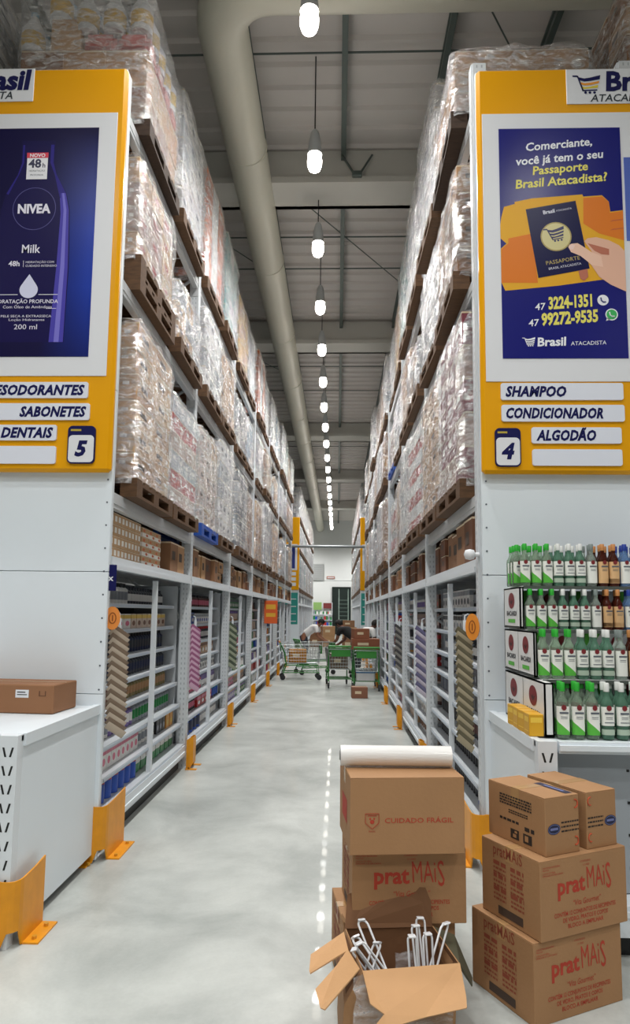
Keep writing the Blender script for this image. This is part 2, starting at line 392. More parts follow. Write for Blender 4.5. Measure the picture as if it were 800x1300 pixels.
RACK['R'] = rack_row('R', XR, RY0, NB, 'tall white pallet rack running away behind the passport sign')
rack_row('R', -3.74, RY0, 1, 'back half of the double rack behind the lotion sign')
rack_row('L', 3.18, RY0, 1, 'back half of the double rack behind the passport sign')
FY0, FNB = 25.6, 6
RACK['FL'] = rack_row('L', XL, FY0, FNB, 'far pallet rack past the cross aisle, in line with the lotion-sign rack')
RACK['FR'] = rack_row('R', XR, FY0, FNB, 'far pallet rack past the cross aisle, in line with the passport-sign rack')
RACKN = {'L': 'lotion-sign rack', 'R': 'passport-sign rack', 'FL': 'far lotion-side rack', 'FR': 'far passport-side rack'}

# ------------------------------------------------------------------ shelving in the lower bays
SZ = [.24, .44, .63, .84, 1.02, 1.20, 1.40, 1.60]
SXS = {'L': [.02, .05, .07, .11, .13, .15, .16, .16], 'R': [.02, .03, .04, .05, .06, .07, .08, .08]}        # setback of each shelf front behind the rack face
def make_shelving(side):
    sg = 1 if side == 'L' else -1
    t = thing('gondola_shelving', 'x', 'shelving'); w = PITCH - .15
    def bx(m, a, b_, y0, y1, z0, z1, mi=0):
        a, b_ = sorted((-sg * a, -sg * b_)); m.box(a, b_, y0, y1, z0, z1, mi)
    m = MB(); bx(m, .56, .59, 0, w, .0, 1.80); m.build('back_panel', mat('#6c7075', .6), t)
    for i, (z, sx) in enumerate(zip(SZ, SXS[side])):
        m = MB(); bx(m, sx, .56, 0, w, z - .018, z); bx(m, sx - .012, sx, 0, w, z - .028, z + .004)
        bx(m, sx - .016, sx - .012, .1, w - .1, z - .022, z - .004, 1)
        m.build('shelf', [mat('#c4c9ce', .45), mat('#aeb9c6', .35)], t)
    m = MB(); bx(m, .0, .04, 0, w, .12, .225); bx(m, -.01, .0, 0, w, .14, .17); m.build('plinth_rail', M_white, t)
    m = MB(); bx(m, .06, .5, 0, w, .0, .12); m.build('kick_plate', M_black, t)
    m = MB(); bx(m, .012, .05, w / 2 - .02, w / 2 + .02, .2, 1.80); m.build('centre_post', M_white, t)
    for y in (0.0, w - .015):
        m = MB(); bx(m, .12 if side == 'L' else .16, .56, y, y + .015, .2, 1.80); m.build('side_panel', mat('#b4b9be', .5), t)
    return t
bayw = ['first', 'second', 'third', 'fourth', 'fifth', 'sixth', 'seventh']
for side, xf in (('L', XL), ('R', XR)):
    for i in range(NB):
        place('gondola' + side, lambda: make_shelving(side), (xf, RY0 + .125 + i * PITCH, 0), 0, 'white product shelving in the %s bay of %s' % (bayw[i], RACKN[side]), 'product shelving in %s' % RACKN[side])
for side, xf in (('L', XL), ('R', XR)):
    for i in range(FNB):
        place('gondola' + side, lambda: make_shelving(side), (xf, FY0 + .125 + i * PITCH, 0), 0, 'white product shelving in the %s bay of %s' % (bayw[i], RACKN['F' + side]), 'product shelving in %s' % RACKN['F' + side])

# ------------------------------------------------------------------ post guards
def strip_wall(mb, pts, zb, zt, th):
    n = len(pts); nr = []
    for i in range(n):
        a = Vector(pts[max(i - 1, 0)]); b = Vector(pts[min(i + 1, n - 1)]); d = (b - a).normalized(); nr.append((-d.y, d.x))
    vs = []
    for i, (x, y) in enumerate(pts):
        ox, oy = nr[i][0] * th, nr[i][1] * th
        vs += [(x, y, zb[i]), (x, y, zt[i]), (x + ox, y + oy, zt[i]), (x + ox, y + oy, zb[i])]
    fs = []
    for i in range(n - 1):
        for k in range(4): fs.append((i * 4 + k, i * 4 + (k + 1) % 4, (i + 1) * 4 + (k + 1) % 4, (i + 1) * 4 + k))
    fs += [(3, 2, 1, 0), tuple((n - 1) * 4 + k for k in range(4))]
    mb.add(vs, fs)
def make_corner_guard(sg, fw, sw, h):
    """corner plate: front face fw wide towards -y, side face sw long on the aisle side (sg=+1: aisle at +x)"""
    t = thing('post_guard', 'x', 'guard'); r = .07
    pts = [(-fw, 0), (-fw * .5, 0), (-r, 0)] + [(-r + r * math.sin(a), r - r * math.cos(a)) for a in (.4, .8, 1.2)] + [(0, r), (0, r + (sw - r) * .5), (0, sw)]
    zt = [h, h, h * .99, h * .985, h * .98, h * .985, h * .99, h * 1.01, h * 1.06]
    zb = [.004, .004, .004, .075, .075, .075, .004, .004, .004]
    pts = [(x * sg, y) for x, y in pts]
    m = MB(); strip_wall(m, pts, zb, zt, .007 * sg); m.build('plate', M_guard, t)
    m = MB(); m.box(*sorted((-fw * sg, -(r + .01) * sg)), -.075, 0, 0, .008); m.build('foot_flange', M_guard, t)
    m = MB(); m.box(*sorted((0, .075 * sg)), r + .01, sw, 0, .008); m.build('foot_flange', M_guard, t)
    m = MB()
    for (bx_, by_) in ((-fw * .75, -.04), (-fw * .35 - .02, -.04)): m.cyl((bx_ * sg, by_, .008), (bx_ * sg, by_, .022), .012, 6)
    for by_ in (r + .05, sw - .05): m.cyl((.04 * sg, by_, .008), (.04 * sg, by_, .022), .012, 6)
    for zz in (h * .9, h * .62): m.cyl((-fw * .7 * sg, 0, zz), (-fw * .7 * sg, -.006, zz), .008, 8)
    m.build('bolt', mat('#d8a33a', .35, metal=.4), t)
    return t
def make_post_guard(sg):
    t = thing('post_guard', 'x', 'guard'); h = .30
    pts = [(.0, -.085), (.03, -.085), (.055, -.06), (.055, .06), (.03, .085), (.0, .085)]
    m = MB(); strip_wall(m, [(x * sg, y) for x, y in pts], [.0, .0, .05, .05, 0, 0], [h * .93, h, h, h, h, h * .93], -.007 * sg); m.build('plate', M_guard, t)
    m = MB(); m.box(*sorted((.0 * sg, .11 * sg)), -.13, -.085, 0, .008); m.build('foot_flange', M_guard, t)
    m = MB(); m.box(*sorted((.0 * sg, .11 * sg)), .085, .13, 0, .008); m.build('foot_flange', M_guard, t)
    m = MB(); m.cyl((.03 * sg, -.107, .008), (.03 * sg, -.107, .02), .01, 6); m.cyl((.03 * sg, .107, .008), (.03 * sg, .107, .02), .01, 6)
    for zz in (.1, .22): m.cyl((.055 * sg, 0, zz), (.061 * sg, 0, zz), .012, 8)
    m.build('bolt', mat('#7a5a1c', .4, metal=.4), t)
    return t
place('cgA', lambda: make_corner_guard(1, .16, .40, .34), (XL + .075, RY0 - .05, 0), 0, 'long yellow steel corner guard at the first post of the lotion-sign rack')
place('cgB', lambda: make_corner_guard(1, .20, .30, .305), (XL + .045, 3.17, 0), 0, 'yellow steel corner guard with curved top at the counter under the lotion sign')
place('cgC', lambda: make_corner_guard(-1, .16, .40, .34), (XR - .075, RY0 - .05, 0), 0, 'long yellow steel corner guard at the first post of the passport-sign rack')
for side, xf, sg in (('L', XL, 1), ('R', XR, -1)):
    for i in range(1, NB + 1):
        place('pg' + side, lambda: make_post_guard(sg), (xf + .02 * sg, RY0 + .05 + i * PITCH, 0), 0, 'short yellow post guard at the %s post of %s' % (words_n[i], RACKN[side]), 'post guards along %s' % RACKN[side])
# ------------------------------------------------------------------ wrapped pallet loads
PD, PW, PH = 1.06, 1.02, .135
def pallet_mesh(old=False, blue=False):
    m = MB(); rr = random.Random(3)
    for i in range(6):
        y0 = -PW / 2 + i * (PW - .12) / 5; m.box(-PD / 2, PD / 2, y0, y0 + .12, PH - .022, PH)
    for x in (-PD / 2, -.06, PD / 2 - .12):
        m.box(x, x + .12, -PW / 2, PW / 2, PH - .045, PH - .022)
        m.box(x, x + .12, -PW / 2, PW / 2, 0, .022)
        for y in (-PW / 2, -.07, PW / 2 - .14): m.box(x, x + .12, y, y + .14, .022, PH - .045)
    return m
M_bluep = mat('#1f4fa8', .55, noise=.12, nscale=9, name='blue_pallet_paint')
M_tan = mat('#b58c63', .75, noise=.09, nscale=5); M_tan2 = mat('#c7a27a', .75, noise=.09, nscale=5); M_brown = mat('#8d6546', .78, noise=.1, nscale=5)
M_dbrown = mat('#6d4630', .8, noise=.1, nscale=5); M_pinkish = mat('#b59c90', .7, noise=.09, nscale=5); M_red = mat('#b03a38', .6, noise=.08); M_orange = mat('#cc6a3c', .6, noise=.06)
M_whitec = mat('#dfe0e0', .55, noise=.05); M_greyc = mat('#a9aeb3', .6, noise=.08); M_bluec = mat('#7fa6bd', .55, noise=.08); M_yel = mat('#d8b04a', .6, noise=.1); M_slate = mat('#59616c', .6, noise=.1); M_pink = mat('#c76b66', .6, noise=.12)
M_tape = mat('#d9c7a8', .35); M_lab = mat('#ece9e2', .6); M_darkp = mat('#4a3a30', .7); M_teal = mat('#69a5a0', .55, noise=.06)
def carton_mb(w, d, h, print_=True):
    m = MB(); m.box(-d / 2, d / 2, -w / 2, w / 2, 0, h)
    e = .0015
    for s in (1, -1):
        M1 = frame((s * (d / 2 + e), 0, 0), (0, s, 0), (0, 0, 1)); M2 = frame((0, -s * (w / 2 + e), 0), (s, 0, 0), (0, 0, 1))
        for M, ww in ((M1, w), (M2, d)):
            m.rect(-ww / 2, ww / 2, h * .94, h * .985, 0, 1, M)
            if print_:
                m.rect(-ww * .3, ww * .05, h * .5, h * .70, 0, 2, M); m.rect(-ww * .3, ww * .2, h * .32, h * .36, 0, 2, M); m.rect(ww * .28, ww * .38, h * .56, h * .70, 0, 3, M)
    return m
def film_mb(w, d, z0, z1, seed, n=9, nz=12, amp=.022, sag=.05):
    rr = random.Random(seed); m = MB(); per = []
    hw, hd = w / 2 + .012, d / 2 + .012; c = .05
    def side(a, b): return [(a[0] + (b[0] - a[0]) * i / n, a[1] + (b[1] - a[1]) * i / n) for i in range(n)]
    cs = [(hd, -hw + c), (hd, hw - c), (hd - c, hw), (-hd + c, hw), (-hd, hw - c), (-hd, -hw + c), (-hd + c, -hw), (hd - c, -hw)]
    for i in range(8):
        a, b = cs[i], cs[(i + 1) % 8]; per += side(a, b) if i % 2 == 0 else [a]
    P = len(per); vs = []
    for j in range(nz + 1):
        z = z0 + (z1 - z0) * j / nz; k = 1 + (0.01 if j < nz else -.04)
        for i, (x, y) in enumerate(per):
            q = 1 + rr.uniform(0, amp) / .5; vs.append((x * k * q, y * k * q, z + (rr.uniform(-.02, .02) if 0 < j < nz else (rr.uniform(-.01, .03) if j == nz else rr.uniform(-.03, 0)))))
    fs = [(j * P + i, j * P + (i + 1) % P, (j + 1) * P + (i + 1) % P, (j + 1) * P + i) for j in range(nz) for i in range(P)]
    o = len(vs); vs += [(p[0] * .72, p[1] * .72, z1 - rr.uniform(0, sag)) for p in per]; fs += [(nz * P + i, nz * P + (i + 1) % P, o + (i + 1) % P, o + i) for i in range(P)]
    vs.append((0, 0, z1 - sag)); fs += [(o + i, o + (i + 1) % P, len(vs) - 1) for i in range(P)]
    return m.add(vs, fs)
# kind: layers, load height, cartons along the aisle, cartons deep, carton colour, print colour, film (0 none, 1 clear, 2 dense), pallet, jitter
KINDS = {
 'tan':    (6, 1.16, 2, 2, [M_tan, M_tan2], M_darkp, 1, 'wood', 'large tan cartons'),
 'tanlow': (4, .78, 3, 3, [M_pinkish, M_tan2], M_red, 1, 'double', 'pale cartons with red print'),
 'brown':  (5, 1.12, 3, 3, [M_brown, M_tan], M_darkp, 1, 'wood', 'brown cartons'),
 'redst':  (6, 1.0, 4, 3, [M_pinkish, M_red, M_greyc], M_lab, 1, 'wood', 'red and grey packs'),
 'white':  (5, 1.2, 3, 3, [M_whitec, M_greyc], M_slate, 2, 'wood', 'white packs'),
 'orange': (4, 1.3, 3, 3, [M_orange, M_whitec], M_lab, 1, 'wood', 'orange and white cartons'),
 'blue':   (6, 1.15, 4, 3, [M_bluec, M_whitec], M_slate, 2, 'wood', 'pale blue packs'),
 'yellow': (7, 1.15, 4, 3, [M_yel, M_tan2], M_red, 1, 'wood', 'yellow printed cartons'),
 'slate':  (7, 1.1, 4, 3, [M_slate, M_greyc], M_lab, 1, 'wood', 'dark grey bundles'),
 'dull':   (5, 1.05, 3, 3, [M_pinkish, M_tan], M_darkp, 2, 'blue', 'dull pink-brown cartons'),
 'small':  (3, .55, 3, 3, [M_greyc, M_tan2], M_slate, 2, 'wood', 'a low heap of grey packs'),
 'teal':   (5, 1.2, 3, 3, [M_teal, M_whitec], M_slate, 2, 'wood', 'white and teal packs'),
 'tall':   (2, .58, 3, 3, [M_tan, M_brown], M_darkp, 1, 'old', 'brown cartons and pink packs'),
 'lowtan': (3, .50, 2, 3, [M_tan, M_pinkish], M_darkp, 2, 'old', 'low brown cartons'),
 'stripe': (8, 1.1, 3, 3, [M_red, M_whitec], M_lab, 1, 'wood', 'red and white striped cartons'),
 'maroon': (5, 1.22, 3, 3, [mat('#7d3340', .6, noise=.08), M_pinkish], M_lab, 1, 'wood', 'maroon cartons'),
}
def make_load(kind, near, seed):
    layers, h, ny, nx, cm, pm, film, pal, _ = KINDS[kind]; rr = random.Random(seed)
    t = thing('pallet_load', 'x', 'pallet')
    pm_ = {'wood': M_wood, 'double': M_wood, 'blue': M_bluep, 'old': M_wood2}[pal]
    p = pallet_mesh().build('pallet', pm_, t); z0 = PH
    if pal == 'double':
        q = p.copy(); COL.objects.link(q); q.location = (0, 0, PH); z0 = 2 * PH
    w, d = .98, .98; cw, cd, ch = w / ny, d / nx, h / layers
    protos = [carton_mb(cw - .004, cd - .004, ch - .003, kind not in ('tall', 'lowtan')) for _ in cm]
    if near:
        pr = [None] * len(cm)
        for l in range(layers):
            for i in range(ny):
                for j in range(nx):
                    if 0 < i < ny - 1 and j < nx - 1 and l < layers - 1: continue
                    if j == 0 and nx > 2 and l < layers - 1 and 0 < i < ny - 1: continue
                    c = (l if kind[:6] in ('stripe', 'redst', 'redst_') else i if kind == 'orange' else int(rr.random() * 1.35)) % len(cm)
                    if pr[c] is None: o = pr[c] = protos[c].build('carton', [cm[c], M_tape, pm, M_lab], t, bevel=0)
                    else: o = pr[c].copy(); COL.objects.link(o)
                    o.location = (-d / 2 + (j + .5) * cd + rr.uniform(-.008, .008), -w / 2 + (i + .5) * cw, z0 + l * ch); o.rotation_euler = (0, 0, rr.uniform(-.015, .015))
    else:
        m = MB()
        for l in range(layers):
            for i in range(ny):
                for j in range(nx):
                    if 0 < i < ny - 1 and 0 < j < nx - 1 and l < layers - 1: continue
                    c = (l if kind[:6] in ('stripe', 'redst', 'redst_') else i if kind == 'orange' else int(rr.random() * 1.35)) % len(cm)
                    x = -d / 2 + (j + .5) * cd + rr.uniform(-.008, .008); y = -w / 2 + (i + .5) * cw
                    b = carton_mb(cw - .004, cd - .004, ch - .003)
                    mp = {0: c, 1: len(cm), 2: len(cm) + 1, 3: len(cm) + 2}
                    o = len(m.v); m.v += [(a + x, b_ + y, z + z0 + l * ch) for a, b_, z in b.v]; m.f += [tuple(k + o for k in f) for f in b.f]; m.m += [mp[k] for k in b.m]
        m.build('carton_stack', cm + [M_tape, pm, M_lab], t)
    top = z0 + h
    if kind == 'tall':                      # band of pink packs and a crate of bottles over the brown cartons
        m = MB()
        for i in range(4):
            for j in range(2): m.box(-.02 + j * .26, .23 + j * .26, -.48 + i * .24, -.25 + i * .24, top + .005, top + .17)
        m.build('pink_pack', M_pink, t, bevel=.035, seg=2)
        m = MB(); m.box(-.27, -.04, -.48, -.1, top, top + .27).box(-.27, -.04, -.08, .3, top, top + .27); m.build('carton', M_tan2, t, bevel=.004)
        m = MB()
        for i in range(5):
            for j in range(5):
                x, y = -.43 + j * .21, -.42 + i * .2; zz = top + (.175 if x > -.05 else .27 if x > -.3 else 0)
                M = Matrix.Translation((x, y, zz)); m.lathe([(.085, 0), (.088, .2), (.05, .27), (.026, .33)], 10, 0, M); m.lathe([(.089, .05), (.089, .16)], 10, 1, M); m.lathe([(.03, .33), (.03, .36)], 8, 2, M)
        m.build('bottle_pack', [M_whitec, M_yel, M_bluec], t, smooth=True, ang=.7); top += .52
    if film: film_mb(w, d, z0 - .03, top + .015, seed, amp=.022 if film == 1 else .032).build('stretch_film', M_film if film == 1 else M_filmw, t, smooth=True)
    return t
for k_ in list(KINDS):
    v = KINDS[k_]; KINDS[k_ + '_s'] = (max(2, round(v[0] * .72)), min(.9, v[1] * .74)) + v[2:]
L1 = [['tan', 'redst'], ['dull', 'white'], ['slate', 'brown'], ['tan', 'white'], ['brown', 'tan'], ['small', 'white'], ['slate', 'tan']]
L2 = [['tanlow', 'small'], ['white', 'tan'], ['slate', 'blue'], ['white', 'brown'], ['small', 'tan'], ['white', 'slate'], ['brown', 'tan']]
L3 = [['tall', 'white'], ['orange', 'teal'], ['yellow', 'white'], ['orange', 'white'], ['white', 'blue'], ['white', 'teal'], ['tan', 'white']]
R1 = [['maroon', 'tan'], ['stripe', 'white'], ['tan', 'redst'], ['brown', 'white'], ['tan', 'slate'], ['white', 'brown'], ['tan', 'white']]
R2 = [['brown', 'white'], ['small', 'tan'], ['white', 'dull'], ['brown', 'white'], ['tan', 'white'], ['white', 'tan'], ['slate', 'brown']]
R3 = [['lowtan', 'white'], ['white', 'teal'], ['yellow', 'white'], ['white', 'tan'], ['brown', 'white'], ['white', 'blue'], ['tan', 'white']]
lvw = ['lowest', 'middle', 'top']
for side, xf, sg, table in (('L', XL, 1, (L1, L2, L3)), ('R', XR, -1, (R1, R2, R3))):
    for lv in range(3):
        for i in range(NB):
            for s in range(2):
                kind = table[lv][i][s]; near = i < 2; kind += '_s' if lv == 1 and KINDS[kind][1] > .8 else ''; rr = random.Random(i * 7 + s * 3 + lv * 31 + (100 if side == 'R' else 0))
                y = RY0 + .10 + i * PITCH + (.20 if i == 0 else .08) + .51 + s * 1.13 + rr.uniform(-.015, .015)
                x = xf + sg * (.075 + rr.uniform(-.02, .02)) - sg * PD / 2
                
                place('load_%s_%d' % (kind, near), lambda: make_load(kind, near, sum(map(ord, kind)) + near), (x, y, LV[lv] + .003), (0 if sg > 0 else PI) + rr.uniform(-.02, .02),
                      '%s in film, %s level, %s bay %s half, %s' % (KINDS[kind][8], lvw[lv], bayw[i], ('near', 'far')[s], RACKN[side]) , 'pallet loads on %s' % RACKN[side], 1 if near else rr.uniform(.88, 1.02))
# second row of the double rack: only its first loads show above the signs
for side, xb, kinds in (('L', -3.18, ['white', 'small']), ('R', 2.63, ['brown', 'white'])):
    for s in range(1):
        place('load_%s_%d' % (kinds[s], 1), lambda: make_load(kinds[s], True, 5), (xb, RY0 + .85 + s * 1.12, LV[2]), PI if side == 'L' else 0,
              'film-wrapped load in the back row, top showing above the %s sign' % ('lotion' if side == 'L' else 'passport'))
for side, xf, sg in (('L', XL, 1), ('R', XR, -1)):
    for lv in range(3):
        for i in range(FNB):
            for s in range(2):
                rr = random.Random(i * 5 + s + lv * 17 + (50 if side == 'R' else 0)); kind = rr.choice(['white', 'white', 'tan', 'brown', 'white', 'slate', 'teal'])
                if lv == 2: kind = 'white' if rr.random() < .7 else 'orange'
                if lv == 1: kind += '_s'
                place('load_%s_%d' % (kind, 0), lambda: make_load(kind, False, sum(map(ord, kind))), (xf + sg * .06 - sg * PD / 2, FY0 + .18 + i * PITCH + .51 + s * 1.12, LV[lv] + .003), 0 if sg > 0 else PI,
                      '%s in film, %s level, %s bay %s half, %s' % (KINDS[kind][8], lvw[lv], bayw[i], ('near', 'far')[s], RACKN['F' + side]), 'pallet loads on %s' % RACKN['F' + side])

# ------------------------------------------------------------------ cartons kept on the storage deck
def deck_carton(key, w, d, h, col, pc, lab=M_lab):
    def b():
        t = carton_mb(w, d, h, False)
        for s in (1, -1):
            M1 = frame((s * (d / 2 + .002), 0, 0), (0, s, 0), (0, 0, 1)); M2 = frame((0, -s * (w / 2 + .002), 0), (s, 0, 0), (0, 0, 1))
            for M, ww in ((M1, w), (M2, d)):
                if pc == 'squares':
                    for q in (-.25, .25): t.rect(ww * (q - .15), ww * (q + .15), h * .25, h * .75, 0, 3, M)
                elif pc == 'orange':
                    t.rect(-ww * .5, ww * .5, 0, h * .45, 0, 3, M); t.disc(-ww * .2, h * .68, ww * .17, h * .16, 0, 12, 2, M); t.disc(ww * .22, h * .25, ww * .17, h * .16, .0005, 12, 2, M)
                else: t.rect(-ww * .3, ww * .12, h * .4, h * .7, 0, 2, M)
        o = t.build('stock_carton', [col, M_tape, M_darkp if pc != 'orange' else M_orange, lab]); o['category'] = 'carton'; return o
    return b
def put_deck(side, key, bld, y, dz, label, group, back=0):
    xf, sg = (XL, 1) if side == 'L' else (XR, -1)
    place(key, bld, (xf - sg * (.17 + back), y, SHELF + dz + .002), 0, label, group)
for c in range(5):
    for r in range(4):
        put_deck('L', 'dc_sq', deck_carton('sq', .155, .22, .078, M_tan2, 'squares'), RY0 + .20 + c * .16, r * .08, 'small tan carton with two white squares on the lotion-sign rack deck', 'tan cartons with white squares')
for c in range(3):
    for r in range(4):
        put_deck('L', 'dc_or', deck_carton('or', .185, .22, .074, M_tan2, 'orange'), RY0 + 1.05 + c * .19, r * .076, 'small white carton with orange dots on the lotion-sign rack deck', 'white and orange cartons')
shades = [M_brown, M_dbrown, M_tan]
for side in 'LR':
    for i in range(NB):
        y = RY0 + .22 + i * PITCH; rr = random.Random(i + (40 if side == 'R' else 0)); end = RY0 + (i + 1) * PITCH - .05
        if side == 'L' and i == 0: y = RY0 + 1.72
        n = 0
        while y + .2 < end:
            w = rr.choice([.22, .28, .34]); h = rr.choice([.14, .27, .3]); c = rr.choice([0, 0, 1, 2]) if side == 'L' else rr.choice([0, 1, 1])
            if y + w > end: break
            for k in range(2 if h < .2 else 1):
                put_deck(side, 'dc_%s%d%d' % (w, int(h * 100), c), deck_carton('b', w, .3, h, shades[c], 'x'), y + w / 2, k * (h + .003), '%s %s carton, %s from the near post, storage deck, %s bay, %s' % (('brown', 'dark brown', 'tan')[c], ('upper', 'lower')[1 - k] if h < .2 else 'tall', bayw[n] if n < 7 else 'last', bayw[i], RACKN[side]), 'cartons on the storage deck of %s' % RACKN[side], rr.uniform(-.02, .05))
            y += w + rr.uniform(.005, .03); n += 1
# ------------------------------------------------------------------ goods on the lower shelves
def C(h): return mat(h, .38)
def goods(kind, a, b, c, w, h):
    """kind of product; a body colour, b cap / band colour, c label colour"""
    key = 'g_%s_%s_%s_%s_%.3f_%.3f' % (kind, a, b, c, w, h)
    def bl():
        m = MB(); mats = [C(a), C(b), C(c)]
        if kind == 'bottle':
            r = w / 2; m.lathe([(r * .92, 0), (r, h * .04), (r, h * .2), (r * 1.01, h * .2), (r * 1.01, h * .6), (r, h * .6), (r, h * .7), (r * .5, h * .8), (r * .42, h * .82), (r * .42, h)], 10, 0, None, [0, 0, 0, 2, 0, 0, 0, 1, 1])
            o = m.build('product_bottle', mats, smooth=True, ang=.7); cat = 'bottle'
        elif kind == 'jar':
            r = w / 2; m.lathe([(r, 0), (r, h * .15), (r * 1.01, h * .15), (r * 1.01, h * .75), (r, h * .75), (r * .96, h * .8), (r * .96, h)], 12, 0, None, [0, 0, 2, 0, 1, 1])
            o = m.build('product_tub', mats, smooth=True, ang=.7); cat = 'tub'
        elif kind == 'box':
            d = min(.14, w * 1.4); m.box(-d / 2, d / 2, -w / 2, w / 2, 0, h)
            for s in (1, -1):
                M1 = frame((s * (d / 2 + .001), 0, 0), (0, s, 0), (0, 0, 1)); M2 = frame((0, -s * (w / 2 + .001), 0), (s, 0, 0), (0, 0, 1))
                for M, ww in ((M1, w), (M2, d)):
                    m.rect(-ww * .5, ww * .5, h * .68, h * .93, 0, 1, M); m.disc(0, h * .36, ww * .3, h * .18, 0, 12, 2, M)
            o = m.build('product_box', mats); cat = 'box'
        else:                                # soft packet, pillow shaped
            d = w * .5; vs = []
            for z, k in ((0, .55), (h * .08, .95), (h * .5, 1.05), (h * .88, .9), (h * .93, .25), (h, .12)):
                vs += [(-d / 2 * k, -w / 2, z), (d / 2 * k, -w / 2, z), (d / 2 * k * 1.2, 0, z), (d / 2 * k, w / 2, z), (-d / 2 * k, w / 2, z), (-d / 2 * k * 1.2, 0, z)]
            m.add(vs, [(j * 6 + i, j * 6 + (i + 1) % 6, (j + 1) * 6 + (i + 1) % 6, (j + 1) * 6 + i) for j in range(5) for i in range(6)] + [(5, 4, 3, 2, 1, 0), (30, 31, 32, 33, 34, 35)])
            for q in range(6 * 2, 6 * 3): m.m[q] = 2
            for q in range(6 * 3, 6 * 5): m.m[q] = 1
            o = m.build('product_packet', mats); cat = 'packet'
        o['category'] = cat; return o
    return key, bl
NAMEK = {'bottle': 'bottle', 'jar': 'tub', 'box': 'box', 'packet': 'packet'}
CN = {'#1c4fb5': 'blue', '#c23030': 'red', '#1f7f3f': 'green', '#e9e7e4': 'white', '#d66a86': 'pink', '#1d1d22': 'black', '#3a3d45': 'dark grey', '#7f6ca8': 'purple', '#e7a23a': 'orange', '#8a7d4e': 'olive', '#7a4a2a': 'brown', '#8f949c': 'grey', '#e3c04c': 'yellow', '#2a9fae': 'teal', '#b98f66': 'tan', '#27304f': 'navy', '#d9c5b5': 'cream', '#5b2f2a': 'dark brown'}
BLU, RED, GRN, WHT, PNK, BLK, DGR, PUR, ORG, OLI, BRN, GRY, YEL, TEA, TAN, NVY, CRM, DBR = list(CN)
# each shelf: list of (fraction of bay, kind, body, cap, label, width, height)
SL1 = [
 [(.45, 'jar', BLU, RED, BLU, .12, .165), (.55, 'packet', GRN, GRN, WHT, .13, .16)],
 [(.48, 'box', WHT, PNK, PNK, .10, .15), (.26, 'bottle', WHT, WHT, GRY, .09, .15), (.14, 'box', BLK, BLK, GRY, .09, .14), (.12, 'box', ORG, ORG, YEL, .11, .14)],
 [(.22, 'bottle', WHT, WHT, GRY, .08, .13), (.26, 'bottle', PUR, ORG, WHT, .07, .17), (.52, 'bottle', GRY, BLK, GRN, .055, .18)],
 [(.18, 'box', WHT, WHT, GRY, .09, .12), (.2, 'box', BRN, BRN, DBR, .2, .15), (.62, 'bottle', OLI, BLK, TAN, .055, .16)],
 [(1., 'bottle', DGR, BLK, NVY, .06, .15)],
 [(1., 'bottle', NVY, BLK, DGR, .06, .16)],
 [(.5, 'box', WHT, YEL, PNK, .17, .12), (.5, 'box', CRM, YEL, BRN, .14, .12)],
 [(.2, 'packet', WHT, WHT, PNK, .1, .14), (.3, 'bottle', WHT, BLK, GRY, .06, .17), (.5, 'bottle', DGR, DGR, WHT, .06, .15)]]
SL2 = [
 [(.42, 'jar', BLU, BLU, NVY, .15, .17), (.58, 'packet', WHT, WHT, GRY, .12, .17)],
 [(.4, 'bottle', BLK, WHT, PNK, .07, .15), (.4, 'box', RED, PNK, WHT, .2, .12), (.2, 'jar', NVY, TEA, BLU, .14, .15)],
 [(.6, 'bottle', PNK, WHT, WHT, .07, .16), (.4, 'packet', WHT, PUR, PUR, .1, .15)],
 [(.45, 'box', PUR, WHT, WHT, .16, .13), (.55, 'box', WHT, GRY, BLK, .12, .13)],
 [(.4, 'bottle', BLU, WHT, WHT, .07, .14), (.6, 'box', TAN, BRN, WHT, .18, .14)],
 [(1., 'bottle', DGR, RED, WHT, .07, .15)],
 [(.5, 'box', BLU, NVY, WHT, .15, .13), (.5, 'box', WHT, GRY, BLU, .13, .12)],
 [(.5, 'packet', PNK, RED, WHT, .12, .14), (.5, 'bottle', DBR, BLK, PNK, .07, .15)]]
SR1 = [
 [(.2, 'jar', BLU, WHT, WHT, .12, .17), (.8, 'bottle', BLK, BLK, DGR, .08, .17)],
 [(.18, 'bottle', TEA, TEA, TEA, .06, .16), (.82, 'bottle', BLK, DGR, BLK, .08, .15)],
 [(.4, 'bottle', BLK, BLK, DBR, .07, .17), (.6, 'bottle', BLK, GRY, BLK, .07, .17)],
 [(.35, 'box', BLK, BLK, DGR, .1, .14), (.65, 'box', NVY, BLK, DGR, .16, .16)],
 [(.5, 'box', BLK, DGR, GRY, .1, .13), (.5, 'bottle', DGR, BLK, GRY, .06, .13)],
 [(.4, 'bottle', BLK, BLK, WHT, .07, .15), (.6, 'bottle', GRY, DGR, WHT, .06, .14)],
 [(.3, 'box', BLK, DGR, GRY, .1, .14), (.25, 'box', WHT, GRY, GRY, .14, .15), (.45, 'box', WHT, BLK, GRY, .12, .14)],
 [(.4, 'bottle', BLK, DGR, GRY, .07, .17), (.6, 'box', WHT, GRY, DGR, .12, .15)]]
